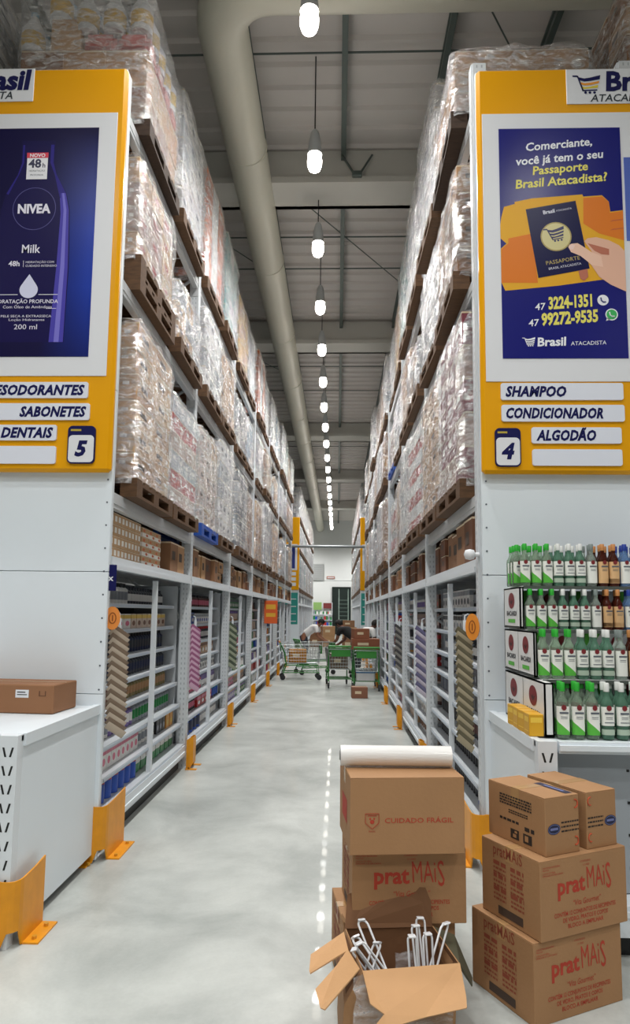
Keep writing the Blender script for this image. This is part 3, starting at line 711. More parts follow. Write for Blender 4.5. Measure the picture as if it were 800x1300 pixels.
SR2 = [
 [(.6, 'jar', WHT, CRM, BRN, .12, .16), (.4, 'box', TAN, BRN, WHT, .14, .16)],
 [(.5, 'box', WHT, CRM, BRN, .16, .14), (.5, 'packet', WHT, GRY, TAN, .12, .15)],
 [(.5, 'bottle', DBR, WHT, CRM, .08, .17), (.5, 'box', WHT, BRN, BLK, .14, .14)],
 [(.5, 'jar', CRM, GRY, BRN, .1, .14), (.5, 'box', BRN, DBR, TAN, .16, .14)],
 [(.6, 'box', RED, DBR, WHT, .14, .13), (.4, 'bottle', GRN, WHT, RED, .07, .14)],
 [(.5, 'box', BRN, RED, WHT, .16, .14), (.5, 'box', CRM, BRN, DBR, .14, .13)],
 [(1., 'box', DBR, BRN, CRM, .15, .15)],
 [(.5, 'box', BRN, DBR, RED, .16, .15), (.5, 'bottle', WHT, GRY, PUR, .07, .16)]]
def mixrow(seed):
    rr = random.Random(seed); rows = []
    for k in range(8):
        row = []
        for f in (.5, .5):
            kd = rr.choice(['jar', 'box', 'jar', 'box', 'packet']); cs = rr.sample([WHT, WHT, WHT, GRY, PNK, BLU, RED, DGR, TAN, PUR, GRN, CRM, ORG], 3)
            row.append((f, kd, cs[0], cs[1], cs[2], rr.choice([.12, .15, .18]), rr.uniform(.13, .17)))
        rows.append(row)
    return rows
STOCK = {('L', 0): SL1, ('L', 1): SL2, ('R', 0): SR1, ('R', 1): SR2, ('L', 2): mixrow(3), ('R', 2): mixrow(4)}
shw = ['bottom', 'second', 'third', 'fourth', 'fifth', 'sixth', 'seventh', 'top']
for (side, i), rows in STOCK.items():
    xf, sg = (XL, 1) if side == 'L' else (XR, -1)
    for k, row in enumerate(rows):
        y = RY0 + .17 + i * PITCH; L = PITCH - .26
        for (fr, kd, a, b, c, w, h) in row:
            w = max(w, .075) if kd == 'bottle' else w; n = max(1, int(fr * L / (w * 1.06))); h = min(h, (SZ[k + 1] if k < 7 else 1.80) - SZ[k] - .03)
            rr = random.Random(k * 9 + i)
            for q in range(n):
                if rr.random() < .05 and i > 0: continue
                yy = y + (q + .5) * fr * L / n
                if abs(yy - (RY0 + .12 + i * PITCH + (PITCH - .14) / 2)) < w * .3 and SXS[side][k] < .06: pass
                key, bl = goods(kd, a, b, c, w, h)
                dep = .07 if kd != 'box' else .08
                place(key, bl, (xf - sg * (SXS[side][k] + .055 + dep), yy, SZ[k] + .002), 0, '%s %s on the %s shelf, %s bay of %s' % (CN[a], NAMEK[kd], shw[k], bayw[i], RACKN[side]), '%s %ss on %s shelf, %s bay of %s' % (CN[a], NAMEK[kd], shw[k], bayw[i], RACKN[side]))
            y += fr * L
# goods in the far bays, beyond counting
for side, xf, sg in (('L', XL, 1), ('R', XR, -1)):
    m = MB(); cols = [C(x) for x in (WHT, GRY, PNK, BLU, RED, DGR, TAN, PUR, CRM, ORG, GRN)]; rr = random.Random(9 if side == 'L' else 10)
    spans = [(RY0 + .17 + i * PITCH) for i in range(3, NB)] + [(FY0 + .17 + i * PITCH) for i in range(FNB)]
    for y0 in spans:
        for k in range(8):
            y = y0; c = rr.randrange(11)
            while y < y0 + PITCH - .40:
                w = rr.choice([.1, .13, .16]); h = rr.uniform(.12, .16)
                if rr.random() < .3: c = rr.randrange(11)
                x = xf - sg * (SXS[side][k] + .06)
                if w < .12: m.lathe([(w * .45, 0), (w * .45, h * .7), (w * .2, h * .82), (w * .2, h)], 8, c, Matrix.Translation((x - sg * .06, y + w / 2, SZ[k])))
                else: m.box(*sorted((x, x - sg * .12)), y, y + w - .01, SZ[k] + .002, SZ[k] + h, c)
                y += w
    o = m.build('shelf_goods', cols); tag(o, 'mixed packaged goods filling the distant shelves of %s and beyond' % RACKN[side], 'goods', kind='stuff')

# hanging clip strips of packets, tags
def make_strip(c1, c2, n, h, w):
    t = thing('clip_strip', 'x', 'strip'); m = MB(); m.box(-.004, .004, -.012, .012, -h, .06); m.tube([(0, 0, .06), (.0, 0, .09), (-.05, 0, .1)], .005, 6); m.build('hanger', M_white, t)
    pr = {}
    for k in range(n):
        key = k % 2
        if key not in pr:                       # flat sachet lying slantwise across the strip
            m = MB(); vs = []
            for q, (u, kk) in enumerate(((-.5, .15), (-.46, .7), (-.2, 1), (.2, 1), (.46, .7), (.5, .15))):
                for a, b_ in ((-.5, 0), (-.3, .5), (.3, .5), (.5, 0), (.3, -.5), (-.3, -.5)): vs.append((.012 + .009 * kk * b_ , u * w * 1.0, .05 * a))
            m.add(vs, [(j * 6 + i, j * 6 + (i + 1) % 6, (j + 1) * 6 + (i + 1) % 6, (j + 1) * 6 + i) for j in range(5) for i in range(6)] + [tuple(range(6))[::-1], tuple(range(30, 36))], 0, Matrix.Rotation(-.6, 4, 'X') @ Matrix.Rotation(.25, 4, 'Y'))
            o = pr[key] = m.build('packet', [mat((c1, c2)[key], .4)], t, smooth=True, ang=1.0)
        else: o = pr[key].copy(); COL.objects.link(o)
        o.location = (0, 0, -.03 - k * h / n)
    return t
place('cs1', lambda: make_strip('#7a6858', '#b8aa99', 22, .66, .14), (XL + .06, RY0 + .12, 1.44), -.95, 'hanging strip of brown and cream packets at the first post of lotion-sign rack')
place('cs2', lambda: make_strip('#9c5c82', '#cfa9c0', 22, .62, .12), (XL + .03, RY0 + PITCH + .16, 1.40), -.95, 'hanging strip of pink packets at the second post of lotion-sign rack')
place('cs3', lambda: make_strip('#625c48', '#a1977e', 24, .72, .13), (XR - .07, RY0 + .14, 1.45), PI + .95, 'hanging strip of olive striped packets at the first post of passport-sign rack')
place('cs4', lambda: make_strip('#6d6a8c', '#c4bccb', 14, .66, .16), (XR - .03, RY0 + PITCH + .18, 1.40), PI + .95, 'hanging strip of violet packets at the second post of passport-sign rack')
place('cs5', lambda: make_strip('#4b4a4c', '#8d8a85', 14, .6, .15), (XR - .03, RY0 + 2 * PITCH + .18, 1.38), PI + .95, 'hanging strip of dark packets at the third post of passport-sign rack')
place('cs6', lambda: make_strip('#4f5a4a', '#98a08a', 14, .6, .15), (XL + .03, RY0 + 2 * PITCH + .16, 1.38), -.95, 'hanging strip of dark green packets at the third post of lotion-sign rack')
def make_tag(c, rx, rz):
    t = thing('shelf_tag', 'x', 'tag'); m = MB(); M = frame((0, 0, 0), (1, 0, 0), (0, 0, 1))
    n = 20; m.prism([(rx * math.cos(2 * PI * i / n), rz * math.sin(2 * PI * i / n)) for i in range(n)], -.004, .004, 0, M); m.build('plate', mat(c, .45), t)
    m = MB(); m.ring(0, 0, rx * .5, rz * .5, rx * .14, .006, 16, 0, M); m.rect(-rx * .08, rx * .08, -rz * .25, rz * .25, .006, 0, M); m.build('printed_mark', mat('#8d4a12', .5), t)
    return t
place('tg1', lambda: make_tag('#e08a3c', .05, .075), (XL + .045, RY0 + .02, 1.50), .5, 'orange oval tag above the brown packet strip on lotion-sign rack')
place('tg2', lambda: make_tag('#e08a2c', .045, .085), (XR - .045, RY0 + .02, 1.47), -.5, 'orange oval tag above the olive packet strip on passport-sign rack')
t = thing('blue_tag', 'small navy square tag on the first post of lotion-sign rack', 'tag', (XL + .035, RY0 - .012, 1.76), .3)
MB().box(-.035, .035, -.004, .004, -.085, .085).build('plate', M_navy, t, bevel=.003)
MB().text('x', 0, -.02, h=.04, z=0, M=frame((0, -.0055, 0), (1, 0, 0), (0, 0, 1)), al='C', bold=.02).build('lettering', M_board, t)
t = thing('aisle_sign', 'orange rectangular shelf sign sticking out of lotion-sign rack', 'sign', (XL + .1, 14.2, 1.55), 0)
MB().box(-.14, .14, -.01, .01, -.24, .24).build('plate', mat('#e0622a', .5), t, bevel=.006)
MB().box(-.16, .16, .012, .03, .22, .26).box(-.30, -.14, .0, .02, .18, .2).build('bracket', M_grey, t)
MB().rect(-.1, .1, .06, .16, 0, 0, frame((0, -.012, 0), (1, 0, 0), (0, 0, 1))).rect(-.1, .1, -.1, -.02, 0, 0, frame((0, -.012, 0), (1, 0, 0), (0, 0, 1))).build('printed_mark', mat('#e8b13a', .5), t)
t = thing('sensor_knob', 'small white round knob on the first post of passport-sign rack', 'knob', (XR - .06, RY0 + .0, 1.93))
MB().lathe([(.0, -.035), (.028, -.028), (.038, 0), (.028, .028), (.0, .035)], 16).build('cap', M_board, t, smooth=True)
MB().cyl((0, 0, 0), (.06, 0, 0), .014, 10).build('stem', M_board, t)
# ------------------------------------------------------------------ end panels, aisle sign boards
EY = RY0 - .005
def end_panel(side, x0, x1):
    r = RACK[side]; t = bpy.data.objects.new('end_panel', None); COL.objects.link(t); t.parent = r; t.location = ((x0 + x1) / 2 - r.location.x, EY - r.location.y, 0); hw = (x1 - x0) / 2
    for z0, z1 in ((.02, 1.02), (1.024, 1.795), (1.799, 3.0), (3.004, 5.25)):
        MB().box(-hw, hw, -.03, 0, z0, z1).build('panel_sheet', M_panel, t, bevel=.003)
    m = MB()
    for x in (-hw + .028, hw - .028, -.0):
        z = .9
        while z < 2.45: m.cyl((x, -.03, z), (x, -.033, z), .006, 8); z += .15
    m.build('rivet', M_slate, t)
    return t
end_panel('L', -3.75, -1.475); end_panel('R', .92, 3.19)
# slim perforated corner posts beside the panels
SY = 4.2
def FM(x, z, dy=0, tilt=0): return frame((x, SY - dy, z), (math.cos(tilt), 0, math.sin(tilt)), (-math.sin(tilt), 0, math.cos(tilt)))
def sign_thing(label, xc, x0, x1):
    t = thing('aisle_sign_board', label, 'sign', (xc, SY, 2.44)); t['xc'] = xc
    return t
def rel(M, t): return Matrix.Translation((-t.location.x, -t.location.y, -t.location.z)) @ M
def plate(t, name, x0, x1, z0, z1, y0, y1, m, bevel=.004, mats=None):
    o = MB().box(x0 - t.location.x, x1 - t.location.x, -y1, -y0, z0 - t.location.z, z1 - t.location.z).build(name, m, t, bevel=bevel); return o
def plane_mb(t, x, z, dy, tilt=0): return rel(FM(x, z, dy, tilt), t)
def rrect(w, h, r, n=5):
    p = []
    for cx, cy, a0 in ((w / 2 - r, h / 2 - r, 0), (-w / 2 + r, h / 2 - r, PI / 2), (-w / 2 + r, -h / 2 + r, PI), (w / 2 - r, -h / 2 + r, 3 * PI / 2)):
        p += [(cx + r * math.cos(a0 + PI / 2 * i / n), cy + r * math.sin(a0 + PI / 2 * i / n)) for i in range(n + 1)]
    return p
def cart_logo(m, x, y, s, z, mi, M, m2=None):
    """shopping trolley emblem, s wide"""
    m2 = mi if m2 is None else m2
    def P(pts, mm): m.poly([(x + a * s, y + b * s) for a, b in pts], z, mm, M)
    P([(0, .62), (.17, .62), (.21, .56), (.2, .55), (.02, .56)], mi)
    P([(.15, .62), (.21, .60), (.40, .02), (.34, .02)], mi)
    P([(.22, .55), (.42, .50), (.62, .53), (.98, .62), (.96, .46), (.62, .40), (.42, .38), (.26, .43)], mi)
    P([(.27, .36), (.44, .32), (.64, .34), (.94, .40), (.92, .31), (.64, .25), (.44, .23), (.30, .27)], m2)
    P([(.31, .20), (.46, .17), (.64, .19), (.90, .25), (.88, .14), (.40, .10), (.34, .10)], m2 if m2 == mi else m2 + 1)
    P([(.34, .06), (.86, .08), (.86, .03), (.34, .01)], mi)
    for cx in (.45, .60, .76): m.disc(x + cx * s, y - .04 * s, .05 * s, .05 * s, z, 10, mi, M)
def sign_common(t, xL, xR, inner):
    """yellow body with a raised rim and a white poster board"""
    plate(t, 'yellow_body', xL, xR, 2.44, 5.22 if inner > 0 else 5.28, -.06, .0, M_yellow, .02)
    return t
# --- number 4 sign (right)
R = sign_thing('yellow aisle sign with passport poster, SHAMPOO name board and number 4', 2.05, .915, 3.19)
sign_common(R, .915, 3.19, 1)
plate(R, 'poster_board', .945, 3.155, 3.035, 4.885, .0, .006, M_board, .002)
plate(R, 'logo_patch', 1.51, 2.58, 4.948, 5.199, .0, .006, M_board, .002)
m = MB(); M = plane_mb(R, 1.52, 4.95, .0075)
cart_logo(m, .03, .085, .19, 0, 0, M, 1); m.text('Brasil', .25, .092, h=.135, M=M, m=0, bold=.038, shear=.05); m.text('ATACADISTA', .145, .012, h=.052, M=M, m=3, bold=.012, shear=.2)
m.build('logo_lettering', [M_navy, mat('#e6952c', .5), mat('#d8c43a', .5), mat('#1d2b33', .5)], R)
plate(R, 'poster', 1.053, 1.85, 3.187, 4.773, .006, .009, mat('#1a1d72', .25, spec=.18, name='poster_navy'), 0)
E_ = .0095
m = MB(); M = rel(frame((0, SY - E_, 0), (1, 0, 0), (0, 0, 1)), R)
m.poly([(1.053, 4.10), (1.061, 4.151), (1.079, 4.22), (1.149, 4.24), (1.149, 4.254), (1.263, 4.278), (1.591, 4.302), (1.596, 4.287), (1.718, 4.295), (1.761, 4.25), (1.768, 4.18), (1.85, 4.19), (1.85, 3.80), (1.781, 3.725), (1.414, 3.674), (1.077, 3.642), (1.053, 3.70)], 0, 0, M)
m.poly([(1.596, 4.277), (1.718, 4.287), (1.761, 4.248), (1.765, 4.172), (1.85, 4.185), (1.85, 3.981), (1.69, 4.03), (1.591, 4.099)], .0004, 1, M)
m.poly([(1.057, 3.926), (1.102, 3.966), (1.103, 4.0), (1.257, 4.033), (1.288, 3.694), (1.053, 3.696)], .0004, 1, M)
m.poly([(1.053, 3.93), (1.053, 4.0), (1.09, 3.965)], .0005, 2, M)
for z in (4.11, 4.05): m.poly([(1.76, z), (1.85, z + .012), (1.85, z + .02), (1.78, z + .012)], .0006, 3, M)
m.build('painted_splash', [mat('#e3a92a', .35, spec=.18), mat('#dd7a26', .35, spec=.18), mat('#1a1d72', .25, spec=.18), mat('#c45a1c', .4)], R)
m = MB(); m.poly([(1.22, 4.201), (1.291, 3.727), (1.622, 3.789), (1.545, 4.258)], .001, 0, M)
m.disc(1.412, 4.01, .1, .1, .0016, 32, 1, M); m.ring(1.412, 4.01, .1, .1, .008, .0018, 32, 2, M)
TM = plane_mb(R, 1.345, 3.955, E_ + .002, .17)
cart_logo(m, 0, .02, .14, 0, 3, TM)
PM = plane_mb(R, 1.275, 4.155, E_ + .0016, .17); m.text('Brasil', .06, 0, h=.025, M=PM, m=4, bold=.03); m.text('ATACADISTA', .145, .003, h=.012, M=PM, m=4)
PM = plane_mb(R, 1.345, 3.815, E_ + .0016, .17); m.text('PASSAPORTE', 0, 0, h=.026, M=PM, m=2, bold=.01, space=1.05); m.text('BRASIL ATACADISTA', .01, -.036, h=.016, M=PM, m=4)
m.build('printed_passport', [mat('#131544', .3, spec=.15), mat('#cfc48a', .35), mat('#a99752', .35), mat('#2b2a5c', .4), mat('#d8d9e6', .4)], R)
m = MB()
m.poly([(1.593, 3.976), (1.613, 3.996), (1.67, 4.003), (1.752, 3.981), (1.814, 3.947), (1.85, 3.906), (1.85, 3.631), (1.754, 3.678), (1.681, 3.732), (1.633, 3.813), (1.626, 3.83), (1.66, 3.87)], .0024, 0, M)
m.poly([(1.488, 3.936), (1.496, 3.952), (1.51, 3.959), (1.549, 3.963), (1.59, 3.935), (1.636, 3.901), (1.698, 3.874), (1.708, 3.799), (1.633, 3.813), (1.60, 3.845), (1.565, 3.875), (1.505, 3.902)], .0030, 1, M)
m.poly([(1.612, 3.962), (1.662, 3.948), (1.75, 3.921), (1.749, 3.88), (1.70, 3.885), (1.655, 3.91)], .0028, 2, M)
m.poly([(1.549, 3.774), (1.607, 3.787), (1.611, 3.733), (1.585, 3.706), (1.56, 3.72)], .0024, 2, M)
m.poly([(1.492, 3.937), (1.51, 3.955), (1.532, 3.948), (1.52, 3.922), (1.503, 3.918)], .0034, 3, M)
m.build('printed_hand', [mat('#e3b49c', .4, spec=.2), mat('#ecc3ad', .4, spec=.2), mat('#b9705a', .4, spec=.2), mat('#f0cfc4', .4)], R)
T = .085
m = MB()
for s, x, z, w, mi in (('Comerciante,', 1.449, 4.63, .435, 0), ('você já tem o seu', 1.452, 4.535, .575, 0), ('Passaporte', 1.453, 4.458, .365, 1), ('Brasil Atacadista?', 1.459, 4.372, .605, 1)):
    w0 = text_geo(s, .16, .022)
    k = w / (w0[3] - w0[2]); m.text(s, 0, 0, h=.7 * k, w=w, M=plane_mb(R, x, z, E_ + .001, T), m=mi, shear=.16, bold=.022, al='C')
for s, x, z, w in (('3224-1351', 1.352, 3.517, .285), ('99272-9535', 1.308, 3.408, .362)):
    m.text(s, 0, 0, h=.078, w=w, M=plane_mb(R, x, z, E_ + .001, .07), m=1, shear=.12, bold=.04)
    m.text('47', 0, 0, h=.045, M=plane_mb(R, x - .085, z - .008, E_ + .001, .07), m=0, shear=.12, bold=.01)
M2 = plane_mb(R, 0, 0, E_ + .001)
m.disc(1.70, 3.575, .036, .036, 0, 24, 0, M2); m.disc(1.752, 3.478, .04, .04, 0, 24, 0, M2); m.disc(1.752, 3.478, .033, .033, .0005, 24, 2, M2); m.poly([(1.722, 3.458), (1.715, 3.435), (1.742, 3.445)], 0, 0, M2)
for cx, cz, c in ((1.70, 3.575, 3), (1.752, 3.478, 0)):
    m.tube([(cx - .014, cz + .016, .001), (cx - .010, cz - .004, .001), (cx + .002, cz - .014, .001), (cx + .017, cz - .013, .001)], .0045, 5, c, M2)
cart_logo(m, 0, .012, .085, 0, 0, plane_mb(R, 1.18, 3.26, E_ + .001, .03)); m.text('Brasil', 0, 0, h=.056, w=.185, M=plane_mb(R, 1.275, 3.268, E_ + .001, .03), m=0, bold=.03, shear=.08)
m.text('ATACADISTA', 0, 0, h=.026, w=.225, M=plane_mb(R, 1.487, 3.272, E_ + .001, .03), m=0, shear=.08)
m.build('poster_lettering', [mat('#eceef4', .4), mat('#e6dc62', .4), mat('#2fae57', .4), mat('#1a1d72', .3)], R)
plate(R, 'side_poster', 1.868, 2.66, 3.98, 4.56, .006, .009, mat('#4a63b8', .3), 0)
def name_board(t, x0, x1, z0, z1, s=None, al='L', w=None):
    zc = (z0 + z1) / 2; M = plane_mb(t, (x0 + x1) / 2, zc, .0)
    o = MB().prism(rrect(x1 - x0, z1 - z0, .014), 0, .012, 0, M).build('name_board', mat('#dfe3ee', .35, name='name_board'), t)
    if s:
        mm = MB(); x = x0 + .028 if al == 'L' else x1 - .022
        mm.text(s, 0, 0, h=.064, w=w, M=plane_mb(t, x, zc - .032, .0132), shear=.25, bold=.045, al=al, space=1.06); mm.build('name_lettering', M_navy, o)
def number_tag(t, x0, x1, z0, z1, s):
    xc, zc = (x0 + x1) / 2, (z0 + z1) / 2; w, h = x1 - x0, z1 - z0
    M = plane_mb(t, xc, zc, .0); o = MB().prism(rrect(w, h, .03), 0, .014, 0, M).build('number_tag', M_navy, t)
    M = plane_mb(t, xc, zc - h * .11, .0145); m = MB(); m.poly(rrect(w * .92, h * .72, .026), 0, 0, M); m.rect(-w * .4, -w * .02, h * .47, h * .52, 0, 1, M); m.text(s, 0, -.045, h=.095, M=M, z=.0006, m=2, shear=.22, bold=.05, al='C')
    m.build('tag_face', [M_board, mat('#b7a23a', .4), M_navy], o)
name_board(R, 1.036, 1.807, 2.913, 3.023, 'SHAMPOO', w=.385); name_board(R, 1.038, 1.81, 2.772, 2.88, 'CONDICIONADOR', w=.61)
name_board(R, 1.224, 1.786, 2.63, 2.734, 'ALGODÃO', w=.375); name_board(R, 1.226, 1.786, 2.487, 2.592)
number_tag(R, .993, 1.154, 2.48, 2.728, '4')
# --- number 5 sign (left)
Lg = sign_thing('yellow aisle sign with dark blue lotion poster, SABONETES name board and number 5', -2.6, -3.75, -1.472)
sign_common(Lg, -3.75, -1.472, -1)
plate(Lg, 'poster_board', -3.71, -1.522, 3.075, 4.935, .0, .006, M_board, .002)
plate(Lg, 'logo_patch', -3.1, -2.117, 5.028, 5.272, .0, .006, M_board, .002)
m = MB(); M = plane_mb(Lg, -2.135, 5.03, .0075); m.text('Brasil', -.0, .088, h=.14, M=M, m=0, bold=.042, shear=.12, al='R'); m.text('ATACADISTA', -.125, .015, h=.055, M=M, m=1, bold=.012, shear=.2, al='R')
cart_logo(m, -.83, .075, .2, 0, 0, M, 2); m.build('logo_lettering', [M_navy, mat('#1d2b33', .5), mat('#e6952c', .5), mat('#d8c43a', .5)], Lg)
def poster_grad():
    mt = bpy.data.materials.new('printed_blue_art'); mt.use_nodes = True; nt = mt.node_tree; b = nt.nodes['Principled BSDF']; N = nt.nodes.new; L = nt.links.new
    tc = N('ShaderNodeTexCoord'); sp = N('ShaderNodeSeparateXYZ'); L(tc.outputs['Object'], sp.inputs[0])
    g = N('ShaderNodeMapRange'); g.inputs[1].default_value = .62; g.inputs[2].default_value = .92; g.inputs[3].default_value = 0; g.inputs[4].default_value = 1; L(sp.outputs[0], g.inputs[0])
    gz = N('ShaderNodeMath'); gz.operation = 'SUBTRACT'; gz.inputs[1].default_value = 1.45; L(sp.outputs[2], gz.inputs[0])
    g2 = N('ShaderNodeMath'); g2.operation = 'ABSOLUTE'; L(gz.outputs[0], g2.inputs[0])
    g3 = N('ShaderNodeMapRange'); g3.inputs[1].default_value = .9; g3.inputs[2].default_value = .2; g3.inputs[3].default_value = 0; g3.inputs[4].default_value = 1; L(g2.outputs[0], g3.inputs[0])
    mu = N('ShaderNodeMath'); mu.operation = 'MULTIPLY'; L(g.outputs[0], mu.inputs[0]); L(g3.outputs[0], mu.inputs[1])
    cr = N('ShaderNodeValToRGB'); e = cr.color_ramp.elements; e[0].color = lin('#120e3c'); e[1].color = lin('#1d3aa0'); L(mu.outputs[0], cr.inputs[0]); L(cr.outputs[0], b.inputs['Base Color'])
    b.inputs['Roughness'].default_value = .3; b.inputs['Specular IOR Level'].default_value = .15
    return mt
plate(Lg, 'poster', -2.46, -1.646, 3.205, 4.823, .006, .009, poster_grad(), 0)
m = MB(); M = rel(frame((0, SY - .0095, 0), (1, 0, 0), (0, 0, 1)), Lg); cx = -2.055
prof = [(.115, 4.72), (.115, 4.57), (.135, 4.484), (.208, 4.348), (.236, 4.228), (.25, 3.823), (.24, 3.304)]
m.poly([(cx + x, z) for x, z in prof] + [(cx - x, z) for x, z in prof[::-1]], 0, 0, M)
for s in (1, -1):
    inn = [(.085, 4.70), (.085, 4.57), (.12, 4.484), (.165, 4.31), (.175, 4.2), (.165, 3.823), (.14, 3.304)] if s > 0 else [(.095, 4.70), (.095, 4.57), (.125, 4.484), (.19, 4.34), (.21, 4.228), (.222, 3.823), (.21, 3.304)]
    a = [(.108, 4.70), (.108, 4.57), (.133, 4.484), (.204, 4.348), (.230, 4.228), (.243, 3.823), (.236, 3.304)]
    for q in range(len(a) - 1):
        pl = [(cx + s * a[q][0], a[q][1]), (cx + s * a[q + 1][0], a[q + 1][1]), (cx + s * inn[q + 1][0], inn[q + 1][1]), (cx + s * inn[q][0], inn[q][1])]
        m.poly(pl if s < 0 else pl[::-1], .0004, (0 if q > 2 else 1) if s < 0 else (1 if q < 3 else 2), M)
        pl2 = [(cx + s * (a[q][0] * .72 + inn[q][0] * .28), a[q][1]), (cx + s * (a[q + 1][0] * .72 + inn[q + 1][0] * .28), a[q + 1][1]), (cx + s * (a[q + 1][0] * .4 + inn[q + 1][0] * .6), inn[q + 1][1]), (cx + s * (a[q][0] * .4 + inn[q][0] * .6), inn[q][1])]
        if s > 0:
            for f0, f1, lv, ci in ((.12, .9, .0006, 2), (.3, .65, .0008, 3)):
                if q < 2 and ci == 3: continue
                L3 = [(a[q][0] + (inn[q][0] - a[q][0]) * f, a[q][1], a[q + 1][0] + (inn[q + 1][0] - a[q + 1][0]) * f, a[q + 1][1]) for f in (f0, f1)]
                m.poly([(cx + L3[0][0], L3[0][1]), (cx + L3[1][0], L3[1][1]), (cx + L3[1][2], L3[1][3]), (cx + L3[0][2], L3[0][3])], lv, ci if q > 2 else 1, M)
m.poly([(cx - .115, 4.73), (cx + .115, 4.73), (cx + .115, 4.715), (cx - .115, 4.715)], .0006, 0, M)
m.build('printed_bottle', [mat('#150f48', .35, spec=.15), mat('#2c2580', .35, spec=.15), mat('#4a43a8', .35, spec=.15), mat('#7a75cc', .35, spec=.15)], Lg)
m = MB(); M2 = rel(frame((0, SY - .0105, 0), (1, 0, 0), (0, 0, 1)), Lg)
m.rect(-2.133, -1.985, 4.605, 4.643, 0, 1, M2); m.rect(-2.13, -1.987, 4.45, 4.604, 0, 2, M2)
m.text('NOVO', -2.059, 4.611, h=.025, M=M2, z=.0005, m=2, al='C', bold=.03); m.text('48', -2.075, 4.535, h=.06, M=M2, z=.0005, m=3, al='C', bold=.03); m.text('h', -2.012, 4.535, h=.032, M=M2, z=.0005, m=3, al='C', bold=.02)
m.text('HIDRATAÇÃO', -2.058, 4.505, h=.012, M=M2, z=.0005, m=3, al='C'); m.text('PROFUNDA', -2.058, 4.475, h=.012, M=M2, z=.0005, m=3, al='C')
m.ring(-2.062, 4.238, .148, .152, .004, 0, 40, 4, M2); m.text('NIVEA', -2.062, 4.208, h=.062, w=.225, M=M2, m=0, al='C', bold=.045)
m.text('Milk', -2.067, 3.925, h=.058, w=.125, M=M2, m=0, al='C', bold=.012)
m.text('48h', -2.215, 3.832, h=.036, M=M2, m=0, bold=.02); m.rect(-2.115, -2.112, 3.825, 3.87, 0, 0, M2); m.text('HIDRATAÇÃO COM', -2.098, 3.852, h=.015, M=M2, m=0); m.text('CUIDADO INTENSIVO', -2.098, 3.826, h=.015, M=M2, m=0)
drop = [(-2.068, 3.775)] + [(-2.068 + .062 * math.sin(a), 3.665 - .058 * math.cos(a)) for a in [PI * .68 - i * (PI * 1.36) / 16 for i in range(17)]]
m.poly(drop, 0, 5, M2)
m.rect(-2.3, -2.14, 3.63, 3.634, 0, 0, M2); m.rect(-2.0, -1.87, 3.63, 3.634, 0, 0, M2)
m.text('HIDRATAÇÃO PROFUNDA', -2.085, 3.572, h=.026, w=.44, M=M2, m=0, al='C', bold=.01); m.text('Com Óleo de Amêndoas', -2.07, 3.537, h=.02, w=.33, M=M2, m=0, al='C'); m.rect(-1.945, -1.875, 3.534, 3.537, 0, 0, M2)
m.text('PELE SECA A EXTRASSECA', -2.075, 3.475, h=.016, w=.34, M=M2, m=0, al='C'); m.text('Loção Hidratante', -2.07, 3.45, h=.016, w=.24, M=M2, m=0, al='C')
m.text('200 ml', -2.075, 3.392, h=.035, w=.155, M=M2, m=0, al='C')
m.build('poster_lettering', [mat('#e6e4f2', .4), mat('#d6304a', .4), mat('#e9e9ee', .4), mat('#23234a', .4), mat('#4c4a8f', .4), mat('#d4d6ee', .3)], Lg)
plate(Lg, 'side_poster', -3.6, -2.56, 3.205, 4.823, .006, .009, mat('#2a2f86', .3), 0)
name_board(Lg, -2.62, -1.635, 2.925, 3.032, 'DESODORANTES', 'R', .66); name_board(Lg, -2.62, -1.618, 2.778, 2.889, 'SABONETES', 'R', .44)
name_board(Lg, -2.62, -1.829, 2.642, 2.745, 'CREMES DENTAIS', 'R', .66); name_board(Lg, -2.62, -1.827, 2.488, 2.604)
number_tag(Lg, -1.752, -1.572, 2.49, 2.738, '5')

